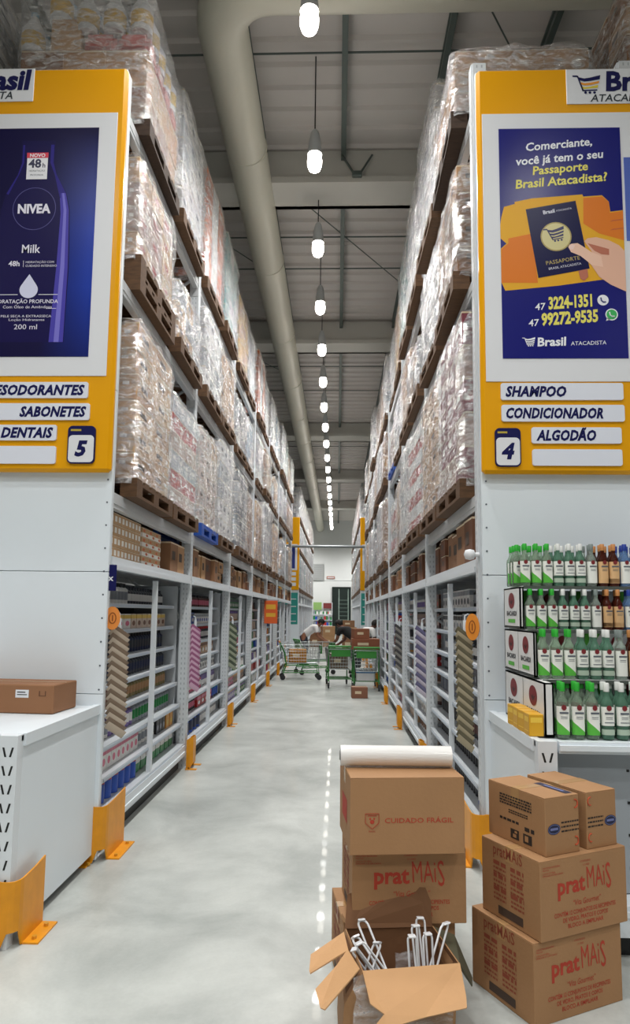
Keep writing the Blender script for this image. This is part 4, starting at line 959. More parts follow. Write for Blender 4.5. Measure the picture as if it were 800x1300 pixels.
# ------------------------------------------------------------------ counters in front of the end panels
def end_counter(side, x0, x1, y0, label):
    """deep white end counter; x0 is the aisle side"""
    sg = 1 if x1 > x0 else -1; t = thing('end_counter', label, 'counter', (x0, y0, 0)); D = EY - .03 - y0; Wd = abs(x1 - x0)
    def bx(m, a, b, y_0, y_1, z0, z1, mi=0): a, b = sorted((a * sg, b * sg)); m.box(a, b, y_0, y_1, z0, z1, mi)
    m = MB(); bx(m, 0, .02, .06, D, .05, .93); m.build('side_panel', M_panel, t, bevel=.003)
    m = MB(); bx(m, 0.0, Wd, .04, D, .925, .95); bx(m, .1, Wd, -.0, .04, .90, .955); bx(m, .1, Wd, -.015, 0, .915, .94); bx(m, -.012, .03, .06, D, .90, .957); m.build('counter_top', M_panel, t)
    m = MB(); bx(m, 0.0, .09, .0, .06, 0, .955); m.build('perforated_post', M_white, t)
    m = MB()
    for k in range(11):
        z = .88 - k * .085
        for s, xx in ((1, .028), (-1, .062)):
            m.add([(sg * (xx - .006 - s * .006), -.0008, z + .022), (sg * (xx + .004 - s * .006), -.0008, z + .022), (sg * (xx + .004 + s * .006), -.0008, z - .022), (sg * (xx - .006 + s * .006), -.0008, z - .022)], [(0, 1, 2, 3)])
    m.build('slot_pattern', M_black, t)
    m = MB(); bx(m, .09, Wd, .10, .12, .24, .90); m.build('recess_panel', mat('#9fa6ad', .5), t)
    m = MB()
    for xx in (.45, .95, 1.45):
        for z in (.35, .5, .65, .8): bx(m, xx, xx + .012, .096, .1, z, z + .012)
    m.build('peg_hole_pattern', M_black, t)
    m = MB(); bx(m, .21, Wd, -.03, .14, .19, .235); bx(m, .21, Wd, -.04, -.02, .10, .20); bx(m, .21, Wd, -.045, -.04, .185, .215); m.build('base_shelf', M_panel, t, bevel=.002)
    m = MB(); bx(m, .09, Wd, .02, .05, 0, .10); m.build('kick_plate', M_black, t)
    return t
end_counter('L', -1.50, -3.7, 3.19, 'white end counter under the lotion sign carrying one brown carton')
end_counter('R', .955, 3.15, 3.285, 'white end counter under the passport sign carrying rows of bottles')
t = thing('brown_carton', 'flat brown carton with a white label on the counter under the lotion sign', 'carton', (-1.97, 4.05, .952), -.06)
m = MB(); m.box(-.35, .35, -.15, .15, 0, .165); m.build('carton_body', mat('#8f6444', .75, noise=.06, nscale=5), t, bevel=.006)
m = MB(); M = frame((0, -.1515, 0), (1, 0, 0), (0, 0, 1)); m.rect(.12, .20, .09, .135, 0, 0, M); m.build('label', M_board, t)
m = MB(); m.rect(.13, .19, .105, .11, .0006, 0, M); m.rect(.13, .18, .118, .124, .0006, 0, M); m.rect(.265, .30, .10, .104, 0, 1, M); m.rect(.262, .268, .10, .13, 0, 1, M); m.rect(.298, .304, .10, .13, 0, 1, M); m.build('print', [M_black, mat('#5d3a26', .7)], t)
m = MB(); m.box(-.35, .35, -.012, .012, .165, .167); m.build('tape', mat('#a07a55', .3), t)

# ------------------------------------------------------------------ bottle display
M_glass_g = mat('#c3d9c4', .08, trans=.8, name='green_tinted_glass'); M_glass_c = mat('#cfdcd4', .08, trans=.8); M_glass_d = mat('#6f9c85', .1, trans=.55); M_rum = mat('#4a1d10', .1, trans=.3); M_blueg = mat('#8fb4e0', .08, trans=.7)
M_capg = mat('#2fae35', .4); M_capw = mat('#e6e8e6', .35); M_capn = mat('#c98a52', .4); M_capgr = mat('#7f8a88', .4); M_bat = mat('#7a1f26', .5); M_lblw = mat('#eef0ea', .5); M_lblt = mat('#e0b684', .5); M_lblg = mat('#57b53f', .5); M_capb = mat('#24409a', .4)
def make_bottle(kind):
    gl, cp, lb = {'lime': (M_glass_g, M_capg, M_lblw), 'white': (M_glass_d, M_capw, M_lblw), 'clear': (M_glass_c, M_capgr, M_lblw), 'gold': (M_rum, M_capn, M_lblt), 'blue': (M_blueg, M_capb, M_lblw)}[kind]
    def b():
        t = thing('rum_bottle', 'x', 'bottle'); H = .28; r = .031
        m = MB(); m.lathe([(r * .9, 0), (r, .008), (r, .165), (r * .92, .182), (r * .55, .205), (r * .42, .218), (r * .40, .255)], 14, 0, sq=.35); m.build('glass_body', gl, t, smooth=True, ang=.7)
        m = MB(); m.lathe([(r * .46, .236), (r * .48, .24), (r * .48, H - .003), (r * .42, H)], 12); m.build('cap', cp, t, smooth=True, ang=.7)
        m = MB(); n = 12; rl = r * 1.06
        def P(a, z): k = 1 / max(abs(math.cos(a)), abs(math.sin(a))); k = 1 + (k - 1) * .35; return (rl * k * math.cos(a), rl * k * math.sin(a), z)
        z0, z1 = (.02, .162) if kind != 'white' else (.068, .162)
        for i in range(n):
            a0 = -PI / 2 - 1.3 + 2.6 * i / n; a1 = a0 + 2.6 / n
            m.add([P(a0, z0), P(a1, z0), P(a1, z1), P(a0, z1)], [(0, 1, 2, 3)], 0)
            if kind == 'lime':
                h0 = z0 + .075 * (1 - i / n); h1 = z0 + .075 * (1 - (i + 1) / n); k = 1.006
                m.add([tuple(Vector(P(a0, z0)) * k - Vector((0, 0, z0 * (k - 1)))), tuple(Vector(P(a1, z0)) * k - Vector((0, 0, z0 * (k - 1)))), tuple(Vector(P(a1, h1)) * k), tuple(Vector(P(a0, h0)) * k)], [(0, 1, 2, 3)], 1)
            if kind in ('white', 'gold'): m.add([P(a0, .022), P(a1, .022), P(a1, .05), P(a0, .05)], [(0, 1, 2, 3)], 3)
        M = frame((0, -rl * 1.02, 0), (1, 0, 0), (0, 0, 1)); m.disc(0, .156, .013, .014, .0015, 16, 2, M); m.rect(-.022, .022, .125, .134, .0005, 4, M); m.rect(-.017, .017, .108, .111, .0005, 4, M); m.rect(-.017, .017, .1, .102, .0005, 4, M)
        if kind == 'white': m.rect(-.024, .024, .082, .086, .0006, 4, M)
        m.build('label', [lb, M_lblg, M_bat, mat('#aebfae', .4) if kind == 'white' else M_lblt, M_slate], t)
        return t
    return b
tier_w = ['bottom', 'second', 'third', 'top']
KW = {'lime': 'green-capped rum bottle with white and green label', 'white': 'white-capped dark green rum bottle', 'clear': 'grey-capped clear rum bottle', 'gold': 'dark rum bottle with tan label', 'blue': 'pale blue bottle with blue cap'}
TIERS = [  # z of the base, front y, scale, pitch, first x
    (.957, 3.38, .95, .0715, 1.105), (1.226, 3.54, .90, .0655, 1.068), (1.472, 3.80, .80, .0605, 1.08), (1.716, 3.86, .86, .0625, 1.072)]
order = [['lime'] * 3 + ['white'] * 4 + ['clear'] * 2 + ['gold'] * 3 + ['blue'] * 2, ['lime'] * 3 + ['white'] * 3 + ['clear'] + ['gold'] * 3 + ['blue'] * 3, ['lime'] * 3 + ['white'] * 3 + ['clear'] + ['gold'] * 2 + ['blue'] * 4, ['lime'] * 3 + ['white'] * 3 + ['clear'] + ['gold'] * 2 + ['blue'] * 4]
for k, (z, y, sc, pt, x0) in enumerate(TIERS):
    for i, kd in enumerate(order[k]):
        for rw in range((3, 2, 2, 4)[k]):
            place('bottle_' + kd, make_bottle(kd), (x0 + i * pt + (.012 if rw == 1 else 0), y + rw * pt * 1.02, z), .04 * ((i * 7 + rw * 3) % 5 - 2), '%s, %s tier, %s row' % (KW[kd], tier_w[k], ('front', 'second', 'third', 'fourth')[rw]), '%ss on the %s tier, %s row' % (KW[kd], tier_w[k], ('front', 'second', 'third', 'fourth')[rw]), sc)
# extra bottles down the aisle side of the top and bottom tiers
for q in range(3):
    place('bottle_lime', make_bottle('lime'), (1.045, 3.93 + q * .062, 1.716), .3, 'green-capped rum bottle at the aisle edge of the top tier, %s from the front' % words_n[q], 'rum bottles along the aisle edge', .86)
def crate(name, x0, x1, y0, y1, z0, z1, label, openfront=0):
    t = thing(name, label, 'carton', (x0, y0, z0)); w, d, h = x1 - x0, y1 - y0, z1 - z0
    m = MB(); m.box(0, w, 0, d, 0, .012); m.box(0, .008, 0, d, 0, h); m.box(w - .008, w, 0, d, 0, h); m.box(0, w, d - .008, d, 0, h)
    if not openfront: m.box(0, w, 0, .008, 0, h); m.box(0, w, 0, d, h - .008, h)
    m.build('carton_body', M_whitec, t)
    m = MB(); M = frame((-.0015, d, 0), (0, -1, 0), (0, 0, 1))
    n = max(1, round(d / .31)); s = d / n
    for q in range(n):
        c = (q + .5) * s; m.disc(c, h * .68, s * .19, h * .2, 0, 24, 0, M); m.poly([(c - s * .12, h * .70), (c - s * .03, h * .66), (c, h * .72), (c + s * .03, h * .66), (c + s * .12, h * .70), (c + s * .05, h * .62), (c, h * .58), (c - s * .05, h * .62)], .0006, 3, M)
        m.text('BACARDI', c, h * .31, h=h * .11, w=s * .62, M=M, m=1, al='C', bold=.03)
        m.rect(c - s * .22, c + s * .22, h * .13, h * .22, .0002, 2, M)
        m.rect(c - s * .49, c - s * .475, 0, h, .0002, 4, M); m.rect(c - s * .5, c + s * .5, 0, h * .035, .0003, 4, M)
    m.build('carton_print', [M_bat, mat('#2a2c33', .5), M_lblg, mat('#3a1014', .5), mat('#3a3f3f', .6)], t)
    return t
crate('display_carton', 1.022, 1.068, 3.39, 4.15, .957, 1.218, 'white rum cartons, pair at the aisle end of the bottom tier', 0)
crate('display_carton', 1.022, 1.04, 3.55, 4.15, 1.228, 1.464, 'white rum carton at the aisle end of the second tier', 0)
crate('display_carton', 1.022, 1.045, 3.80, 4.15, 1.474, 1.706, 'white rum carton at the aisle end of the third tier', 0)
# boards and cartons carrying the tiers
for k, (z, y, sc, pt, x0) in enumerate(TIERS[1:]):
    t = thing('tier_board', 'white tier board under the %s tier of bottles' % tier_w[k + 1], 'board', (1.05, y - .04, z - .008))
    MB().box(.0, .92, .0, 4.16 - (y - .04), -.0, .006).build('board_sheet', M_whitec, t)
    m = MB(); m.box(.0, .92, -.002, .0, -.012, .006); m.build('board_edge', mat('#4e5550', .6), t)
for k, (zz, yb, h) in enumerate(((.957, 3.62, .258), (1.236, 3.70, .22), (1.482, 3.93, .215))):
    for q in range(3):
        t = thing('rum_carton', 'white and green rum carton behind the %s tier bottles, %s along' % (tier_w[k], words_n[q]), 'carton', (1.24 + q * .30, yb + .15, zz))
        MB().box(-.148, .148, 0, .14, 0, h).build('carton_body', M_whitec, t, bevel=.002)
        m = MB(); M = frame((0, -.0015, 0), (1, 0, 0), (0, 0, 1)); m.disc(0.03, h * .75, .03, h * .16, 0, 20, 0, M); m.poly([(-.148, h * .98), (-.148, h * .35), (-.06, h * .98)], .0004, 1, M)
        m.build('carton_print', [M_bat, M_lblg], t)
M_gold = mat('#d9a31e', .35, name='gold_carton')
for i in range(4):
    t = thing('yellow_carton', 'small yellow carton beside the bottles, %s along the counter edge' % words_n[i], 'carton', (.982, 3.44 + i * .105, .959), .1 * (i % 2), 'yellow cartons at the counter edge')
    MB().box(-.036, .036, -.045, .045, 0, .105).build('carton_body', M_gold, t, bevel=.002)
    m = MB(); M = frame((-.0365, 0, 0), (0, -1, 0), (0, 0, 1)); m.rect(-.035, .035, .065, .09, 0, 0, M); m.rect(-.035, .035, .02, .025, 0, 0, M); M = frame((0, -.0455, 0), (1, 0, 0), (0, 0, 1)); m.rect(-.028, .028, .065, .09, 0, 0, M); m.build('carton_print', mat('#f0c94a', .4), t)
# ------------------------------------------------------------------ foreground cartons
def carton(name, label, loc, rz, w, d, h, body=None):
    """origin at the near lower corner; front face is local y = 0, left face local x = 0"""
    t = thing(name, label, 'carton', loc, rz); g = .0025
    m = MB(); m.box(0, w, 0, d, 0, h - .004); m.box(0, w, 0, d / 2 - g, h - .004, h); m.box(0, w, d / 2 + g, d, h - .004, h)
    m.build('carton_body', body or M_kraft, t, bevel=.003)
    m = MB(); m.box(-.001, w + .001, d / 2 - .024, d / 2 + .024, h, h + .0008); m.box(-.001, -.0002, d / 2 - .024, d / 2 + .024, h - .06, h); m.box(w + .0002, w + .001, d / 2 - .024, d / 2 + .024, h - .06, h); m.build('tape', mat('#b08b60', .22, name='clear_tape'), t)
    return t
def FR(d=.0012): return frame((0, -d, 0), (1, 0, 0), (0, 0, 1))
def LF(dd, d=.0012): return frame((-d, dd, 0), (0, -1, 0), (0, 0, 1))
M_fade = mat('#8e4630', .75, name='faded_red_ink')
def dashes(m, M, x0, x1, z, h, n, mi=0, seed=0):
    rr = random.Random(seed); x = x0
    while x < x1:
        w = rr.uniform(.4, 1.2) * h * 2.2; m.rect(x, min(x + w, x1), z, z + h, 0, mi, M); x += w + h * .5
def pratmais(label, loc, rz, w=.465, d=.37, h=.303):
    t = carton('printed_carton', label, loc, rz, w, d, h)
    m = MB(); M = FR()
    def tx(s, fx, fz, hh, ww, **k): m.text(s, w * fx, h * fz, h=hh, w=ww, M=M, **k)
    tx('prat', .19, .545, .062, .145, bold=.03); tx('MAi', .52, .55, .085, .10, shear=-.1, bold=-.004); tx('S', .745, .50, .10, .03, shear=-.1)
    tx('“Vita Gourmet”', .36, .37, .022, .15, shear=.2)
    tx('CONTÉM 12 CONJUNTOS DE RECIPIENTES', .50, .265, .016, .33, al='C', bold=.01); tx('DE VIDRO, PRATOS E COPOS', .50, .185, .016, .24, al='C', bold=.01); tx('BLOCO A EMPILHAR', .5, .105, .016, .19, al='C', bold=.01)
    for k, z in enumerate((.90, .87, .83, .80)): m.text(('INDÚSTRIA BRASILEIRA', 'PRATOS', 'LOUÇA DE MESA', 'EMPILHAR ATÉ SEIS CAIXAS')[k], w * .03, h * z, h=.006, M=M)
    m.text('CONTEÚDO', w * .45, h * .9, h=.007, M=M); m.text('12 UNID', w * .48, h * .85, h=.007, M=M)
    m.build('front_print', M_redink, t)
    m = MB(); M = LF(d)
    m.text('pratMAiS', d * .22, h * .83, h=.045, w=d * .5, M=M, bold=.01)
    for c in (0, 1):
        for r in range(9): dashes(m, M, d * (.22 + .3 * c), d * (.44 + .3 * c), h * (.70 - r * .058), .008 if r % 3 else .016, 6, 0, r + c * 9)
    m.build('side_print', M_fade, t)
    m = MB(); m.rect(d * .3, d * .72, h * .06, h * .17, 0, 0, LF(d, .0016)); m.build('stamp', M_darkp, t)
    return t
A27 = math.radians(27)
pratmais('kraft carton with red print, bottom of the stack topped by the twin oval-print cartons', (.757, 2.725, 0), A27)
pratmais('kraft carton with red print, under the twin cartons with navy ovals', (.788, 2.725, .305), A27, d=.345, h=.297)
def twin(label, loc, w, first):
    t = carton('oval_print_carton', label, loc, A27, w, .34, .225, M_kraft)
    d, h = .34, .225; m = MB(); M = FR()
    cx = .045 if first else w - .035
    m.disc(cx, h * .45, .033, .021, 0, 24, 1, M); m.ring(cx, h * .45, .030, .018, .002, .0004, 24, 3, M); m.rect(cx - .02, cx + .02, h * .45 - .004, h * .45 + .005, .0004, 3, M)
    x0, x1 = (.083, w - .004) if first else (.006, w - .075)
    for k in range(3): dashes(m, M, x0, x1, h * (.53 - k * .075), .006, 5, 2, k)
    for z in (.84, .20):
        c = w - .014 if first else .014; n = 10
        pts = [(c + (1 if first else -1) * .012 * -math.cos(a), h * z + .016 * math.sin(a)) for a in [-PI * .62 + PI * 1.24 * i / n for i in range(n + 1)]]
        if first: pts = [(c - .006 + .012 * math.cos(a), h * z + .016 * math.sin(a)) for a in [-PI * .62 + PI * 1.24 * i / n for i in range(n + 1)]]
        else: pts = [(c + .006 - .012 * math.cos(a), h * z + .016 * math.sin(a)) for a in [-PI * .62 + PI * 1.24 * i / n for i in range(n + 1)]]
        m.tube([(x, y, .0006) for x, y in pts], .0026, 5, 0, M)
    m.build('front_print', [mat('#c2502e', .6), mat('#1d2142', .5), M_blackink, mat('#6d76a8', .5)], t)
    if first:
        m = MB(); M = frame((0, 0, h + .0012), (0, 1, 0), (-1, 0, 0)); m.rect(.02, .2, -w + .012, -w + .05, 0, 0, M); m.rect(.05, .16, -w + .024, -w + .036, .0004, 1, M); m.build('top_label', [mat('#2a2540', .5), mat('#6d76a8', .5)], t)
        m = MB(); M = LF(d)
        for r in range(4): dashes(m, M, d * .22, d * .78, h * (.80 - r * .05), .007, 8, 0, r)
        for r in range(2): dashes(m, M, d * .38, d * .72, h * (.56 - r * .04), .005, 8, 0, r + 5)
        dashes(m, M, d * .22, d * .56, h * .36, .01, 8, 0, 11); dashes(m, M, d * .66, d * .82, h * .30, .016, 2, 0, 12)
        for q in (0, .075):
            m.rect(.14 + q, .14 + q + .05, h * .08, h * .25, 0, 0, M)
        m.rect(.155, .175, h * .11, h * .17, .0006, 1, M); m.rect(.165, .18, h * .19, h * .23, .0006, 1, M); m.rect(.225, .245, h * .12, h * .22, .0006, 1, M)
        m.build('side_print', [M_blackink, M_kraft], t)
    return t
ca, sa = math.cos(A27), math.sin(A27)
twin('wider kraft carton of a pair, navy oval and navy label on its top', (.828, 2.775, .6025), .18, True)
twin('narrower kraft carton of a pair, navy oval at its outer edge', (.828 + .222 * ca, 2.775 + .222 * sa, .6025), .168, False)
A6 = math.radians(6)
pratmais('kraft carton at the floor under the CUIDADO FRÁGIL stack, mostly behind the open carton', (.035, 2.86, 0), math.radians(8), d=.35)
pratmais('kraft carton with dark red print, directly under the CUIDADO FRÁGIL carton', (.069, 2.83, .305), A6, w=.468, d=.36, h=.293)
t = carton('fragile_carton', 'kraft CUIDADO FRÁGIL carton carrying the white roll', (.058, 2.755, .60), A6, .462, .37, .297)
w, d, h = .462, .37, .297; m = MB(); M = FR()
m.text('CUIDADO FRÁGIL', w * .30, h * .41, h=.019, w=w * .6, M=M, bold=.006)
sx, sz = w * .19, h * .44; k = .027
out = [(-k, k), (k, k), (k, -k * .3), (0, -k * 1.15), (-k, -k * .3)]
for a, b in zip(out, out[1:] + out[:1]): m.tube([(sx + a[0], sz + a[1], .0004), (sx + b[0], sz + b[1], .0004)], .0013, 4, 0, M)
m.disc(sx, sz - .004, .009, .008, 0, 12, 0, M); m.disc(sx - .008, sz + .008, .004, .004, 0, 8, 0, M); m.disc(sx + .008, sz + .008, .004, .004, 0, 8, 0, M); m.rect(sx - .018, sx + .018, sz + .018, sz + .021, 0, 0, M); m.text('FRÁGIL', sx, sz - .043, h=.006, M=M, al='C')
m.build('front_print', M_redink, t)
m = MB(); M = LF(d); m.rect(.1, .27, h * .3, h * .62, 0, 0, M); m.build('side_print', M_redink, t)
# plastic film roll on the top carton
t = thing('film_roll', 'white roll of plastic film lying on the CUIDADO FRÁGIL carton', 'roll', (.255, 2.955, .945), math.radians(2))
m = MB(); prof = [(-.236, .040), (-.236, .0425), (-.1, .0428), (.1, .0424), (.236, .0426), (.236, .040)]
n = 36; vs = []; fs = []
for x, r in prof: vs += [(x, r * math.cos(2 * PI * i / n), r * math.sin(2 * PI * i / n)) for i in range(n)]
fs = [(j * n + i, j * n + (i + 1) % n, (j + 1) * n + (i + 1) % n, (j + 1) * n + i) for j in range(len(prof) - 1) for i in range(n)]
m.add(vs, fs)
for x, s in ((-.236, 1), (.236, -1)):
    a = [(x, .040 * math.cos(2 * PI * i / n), .040 * math.sin(2 * PI * i / n)) for i in range(n)]; b = [(x, .02 * math.cos(2 * PI * i / n), .02 * math.sin(2 * PI * i / n)) for i in range(n)]
    m.add(a + b, [(i, n + i, n + (i + 1) % n, (i + 1) % n) for i in range(n)])
m.build('wound_film', mat('#e9e8e6', .22, coat=.5, bump=.1, bscale=20, stretch=(1, 6, 6), name='wound_plastic'), t, smooth=True, ang=.6)
MB().cyl((-.24, 0, 0), (.24, 0, 0), .02, 20).build('core_tube', mat('#7a7a78', .6), t, smooth=True, ang=.6)

# ------------------------------------------------------------------ open carton with wire hooks
def solid(m, pts, th, mi=0, mi2=None):
    P = [Vector(p) for p in pts]; nrm = Vector((0, 0, 0))
    for i in range(len(P)):
        a, b = P[i], P[(i + 1) % len(P)]; nrm += a.cross(b)
    nrm.normalize(); n = len(P)
    m.add([tuple(p) for p in P] + [tuple(p - nrm * th) for p in P], [tuple(range(n)), tuple(range(n, 2 * n))[::-1]] + [(i, n + i, n + (i + 1) % n, (i + 1) % n) for i in range(n)], mi)
    return m
t = thing('open_carton', 'open kraft carton with torn flaps full of white wire hooks', 'carton', (.24, 2.68, 0)); O = Vector((.24, 2.68, 0))
rel3 = lambda pts: [tuple(Vector(p) - O) for p in pts]
zr = .306
bot = [(.02, 2.475), (.425, 2.555), (.40, 2.852), (.012, 2.82)]; rim = [(.098, 2.485), (.449, 2.557), (.395, 2.846), (.04, 2.81)]
mid = [(.035, 2.475), (.435, 2.552), (.402, 2.85), (.02, 2.815)]
def ringed(s):
    c = Vector((.235, 2.665))
    return [[(c.x + (x - c.x) * s, c.y + (y - c.y) * s, z) for x, y in L] for L, z in ((bot, 0.0 if s == 1 else .006), (mid, .2), (rim, zr))]
m = MB(); a = ringed(1); b = ringed(.975); vs = [p for L in a for p in L] + [p for L in b for p in L]; fs = []
for l in range(2):
    for i in range(4):
        j = (i + 1) % 4; fs.append((l * 4 + i, l * 4 + j, l * 4 + 4 + j, l * 4 + 4 + i))
for i in range(4): j = (i + 1) % 4; fs.append((8 + i, 8 + j, 20 + j, 20 + i))
fs += [(3, 2, 1, 0), (12, 13, 14, 15)]
m.add(rel3(vs), fs); n0 = len(m.v)
m.add(rel3(vs), [(12 + l * 4 + (i + 1) % 4, 12 + l * 4 + i, 16 + l * 4 + i, 16 + l * 4 + (i + 1) % 4) for l in range(2) for i in range(4)], 1); m.build('carton_body', [M_kraft, M_kraft_shade], t)
def flap(pts, mm=None): solid(MB(), rel3(pts), .0045).build('flap', mm or M_kraft, t)
flap([(.04, 2.805, .305), (.39, 2.842, .305), (.385, 2.855, .40), (.366, 2.862, .446), (.321, 2.864, .447), (.321, 2.865, .478), (.264, 2.865, .477), (.264, 2.862, .446), (.181, 2.862, .446), (.15, 2.86, .432), (.127, 2.858, .409), (.095, 2.858, .422), (.079, 2.858, .426), (.05, 2.855, .414)][::-1], M_kraft_shade)  # back flap takes the kraft with shade in its colour
flap([(.098, 2.485, .309), (.449, 2.557, .309), (.447, 2.43, .262), (.443, 2.40, .245), (.30, 2.375, .225), (.17, 2.325, .215), (.129, 2.315, .225), (.165, 2.355, .242), (.12, 2.375, .262)][::-1], mat('#c79a6c', .72, noise=.06, nscale=5, bump=.08, bscale=40))
flap([(.037, 2.76, .309), (.052, 2.62, .309), (-.087, 2.568, .25), (-.09, 2.575, .255), (-.088, 2.661, .27)], mat('#c79a6c', .72, noise=.06, nscale=5, bump=.08, bscale=40))
flap([(.050, 2.625, .310), (.090, 2.49, .310), (-.03, 2.404, .22), (-.045, 2.41, .222), (-.064, 2.487, .24), (.01, 2.57, .28)], mat('#c79a6c', .72, noise=.06, nscale=5, bump=.08, bscale=40))
flap([(.397, 2.842, .306), (.449, 2.56, .306), (.505, 2.62, .20), (.52, 2.70, .19), (.47, 2.79, .30)], mat('#4c4a38', .7))
flap([(.02, 2.90, .312), (.045, 2.82, .312), (.05, 2.815, .325), (.03, 2.88, .33)], M_kraft)
m = MB(); M = frame((.03 - O.x, 2.478 - O.y - .004, 0), (.405, .08, 0), (0, 0, 1)); 
for k in range(2): dashes(m, M, .10, .33, .075 - k * .03, .016, 5, 0, k)
m.build('front_print', mat('#2d4a33', .7), t)
# thin plastic bag hanging over the rim
M_bag = film_material('thin_plastic_bag', .32, .5)
rr = random.Random(4); m = MB(); vs = []
for i in range(9):
    u = i / 8
    for j in range(7):
        v = j / 6; vs.append((.07 + .34 * u + rr.uniform(-.008, .008), 2.468 + .07 * u - .035 * v + rr.uniform(-.012, .01), .30 - .24 * v * (1 - .3 * abs(u - .4)) + rr.uniform(-.006, .006)))
m.add(vs, [(i * 7 + j, (i + 1) * 7 + j, (i + 1) * 7 + j + 1, i * 7 + j + 1) for i in range(8) for j in range(6)])
o = m.build('plastic_bag', M_bag, None, smooth=True); tag(o, 'thin crumpled clear plastic bag hanging over the front of the open carton', 'bag')
M_hook = mat('#eef0f3', .25, coat=.4, name='white_wire')
def hook(label, p_bend, p_foot, spread, width, plate_=True):
    """long double-wire display hook: two prongs rising to a rounded bend, a back plate clip near the foot"""
    B = Vector(p_bend); F = Vector(p_foot); S_ = Vector(spread).normalized() * (width / 2); up = (B - F).normalized()
    t = thing('wire_hook', label, 'hook', tuple(F), 0, 'white wire hooks in the open carton')
    bend = [(B - F) + S_ * math.cos(a) + up * (width / 2) * math.sin(a) for a in [PI * i / 8 for i in range(9)]]
    MB().tube([tuple(S_)] + [tuple(p) for p in bend] + [tuple(-S_)], .0042, 8).build('wire', M_hook, t, smooth=True, ang=1)
    MB().tube([tuple(S_ * 1.9 + up * .0), tuple(-S_ * 1.9 + up * .0)], .0042, 8).build('crossbar', M_hook, t, smooth=True, ang=1)
    m = MB(); c = (B - F) + up * width * .52; n = up.cross(S_).normalized()
    if plate_: m.box(-.014, .014, -.004, .004, -.008, .018, 0, frame(tuple(c), tuple(S_), tuple(up))); m.build('clip_plate', M_hook, t, bevel=.002)
    return t
H = [((.110, 2.70, .365), (.20, 2.60, .19), (1, .1, .1), .036, 'lying against the torn left flaps, tallest one'),
     ((.085, 2.66, .325), (.20, 2.58, .19), (.8, .5, .1), .030, 'lowest on the left side of the carton'),
     ((.10, 2.61, .33), (.22, 2.62, .18), (.9, .3, .3), .034, 'crossing the others at the left side'),
     ((.075, 2.60, .315), (.16, 2.66, .18), (.3, .9, .1), .028, 'pressed into the left corner'),
     ((.155, 2.64, .315), (.10, 2.60, .19), (.8, -.4, .2), .03, 'leaning the other way at the left'),
     ((.285, 2.62, .352), (.295, 2.60, .16), (1, .1, 0), .030, 'front left of the upright cluster'),
     ((.345, 2.64, .350), (.35, 2.61, .16), (1, .2, 0), .034, 'front right of the upright cluster'),
     ((.305, 2.68, .362), (.325, 2.64, .16), (.9, .3, 0), .030, 'middle of the upright cluster'),
     ((.33, 2.73, .368), (.34, 2.68, .16), (1, 0, 0), .032, 'rear of the upright cluster, tallest there'),
     ((.415, 2.70, .362), (.345, 2.62, .20), (.8, .5, 0), .036, 'leaning out over the dark right flap')]
for a, b, c, w_, l in H: hook('white wire hook in the open carton, ' + l, a, b, c, w_)
t = thing('plastic_pouch', 'small clear plastic pouch among the hooks in the open carton', 'pouch', (.26, 2.66, .22), .2)
m = MB(); vs = []
for i in range(5):
    for j in range(5): vs.append((-.035 + .0175 * i, rr.uniform(-.008, .008), -.05 + .03 * j + rr.uniform(-.004, .004)))
m.add(vs, [(i * 5 + j, (i + 1) * 5 + j, (i + 1) * 5 + j + 1, i * 5 + j + 1) for i in range(4) for j in range(4)]); m.build('pouch_film', M_bag, t, smooth=True)
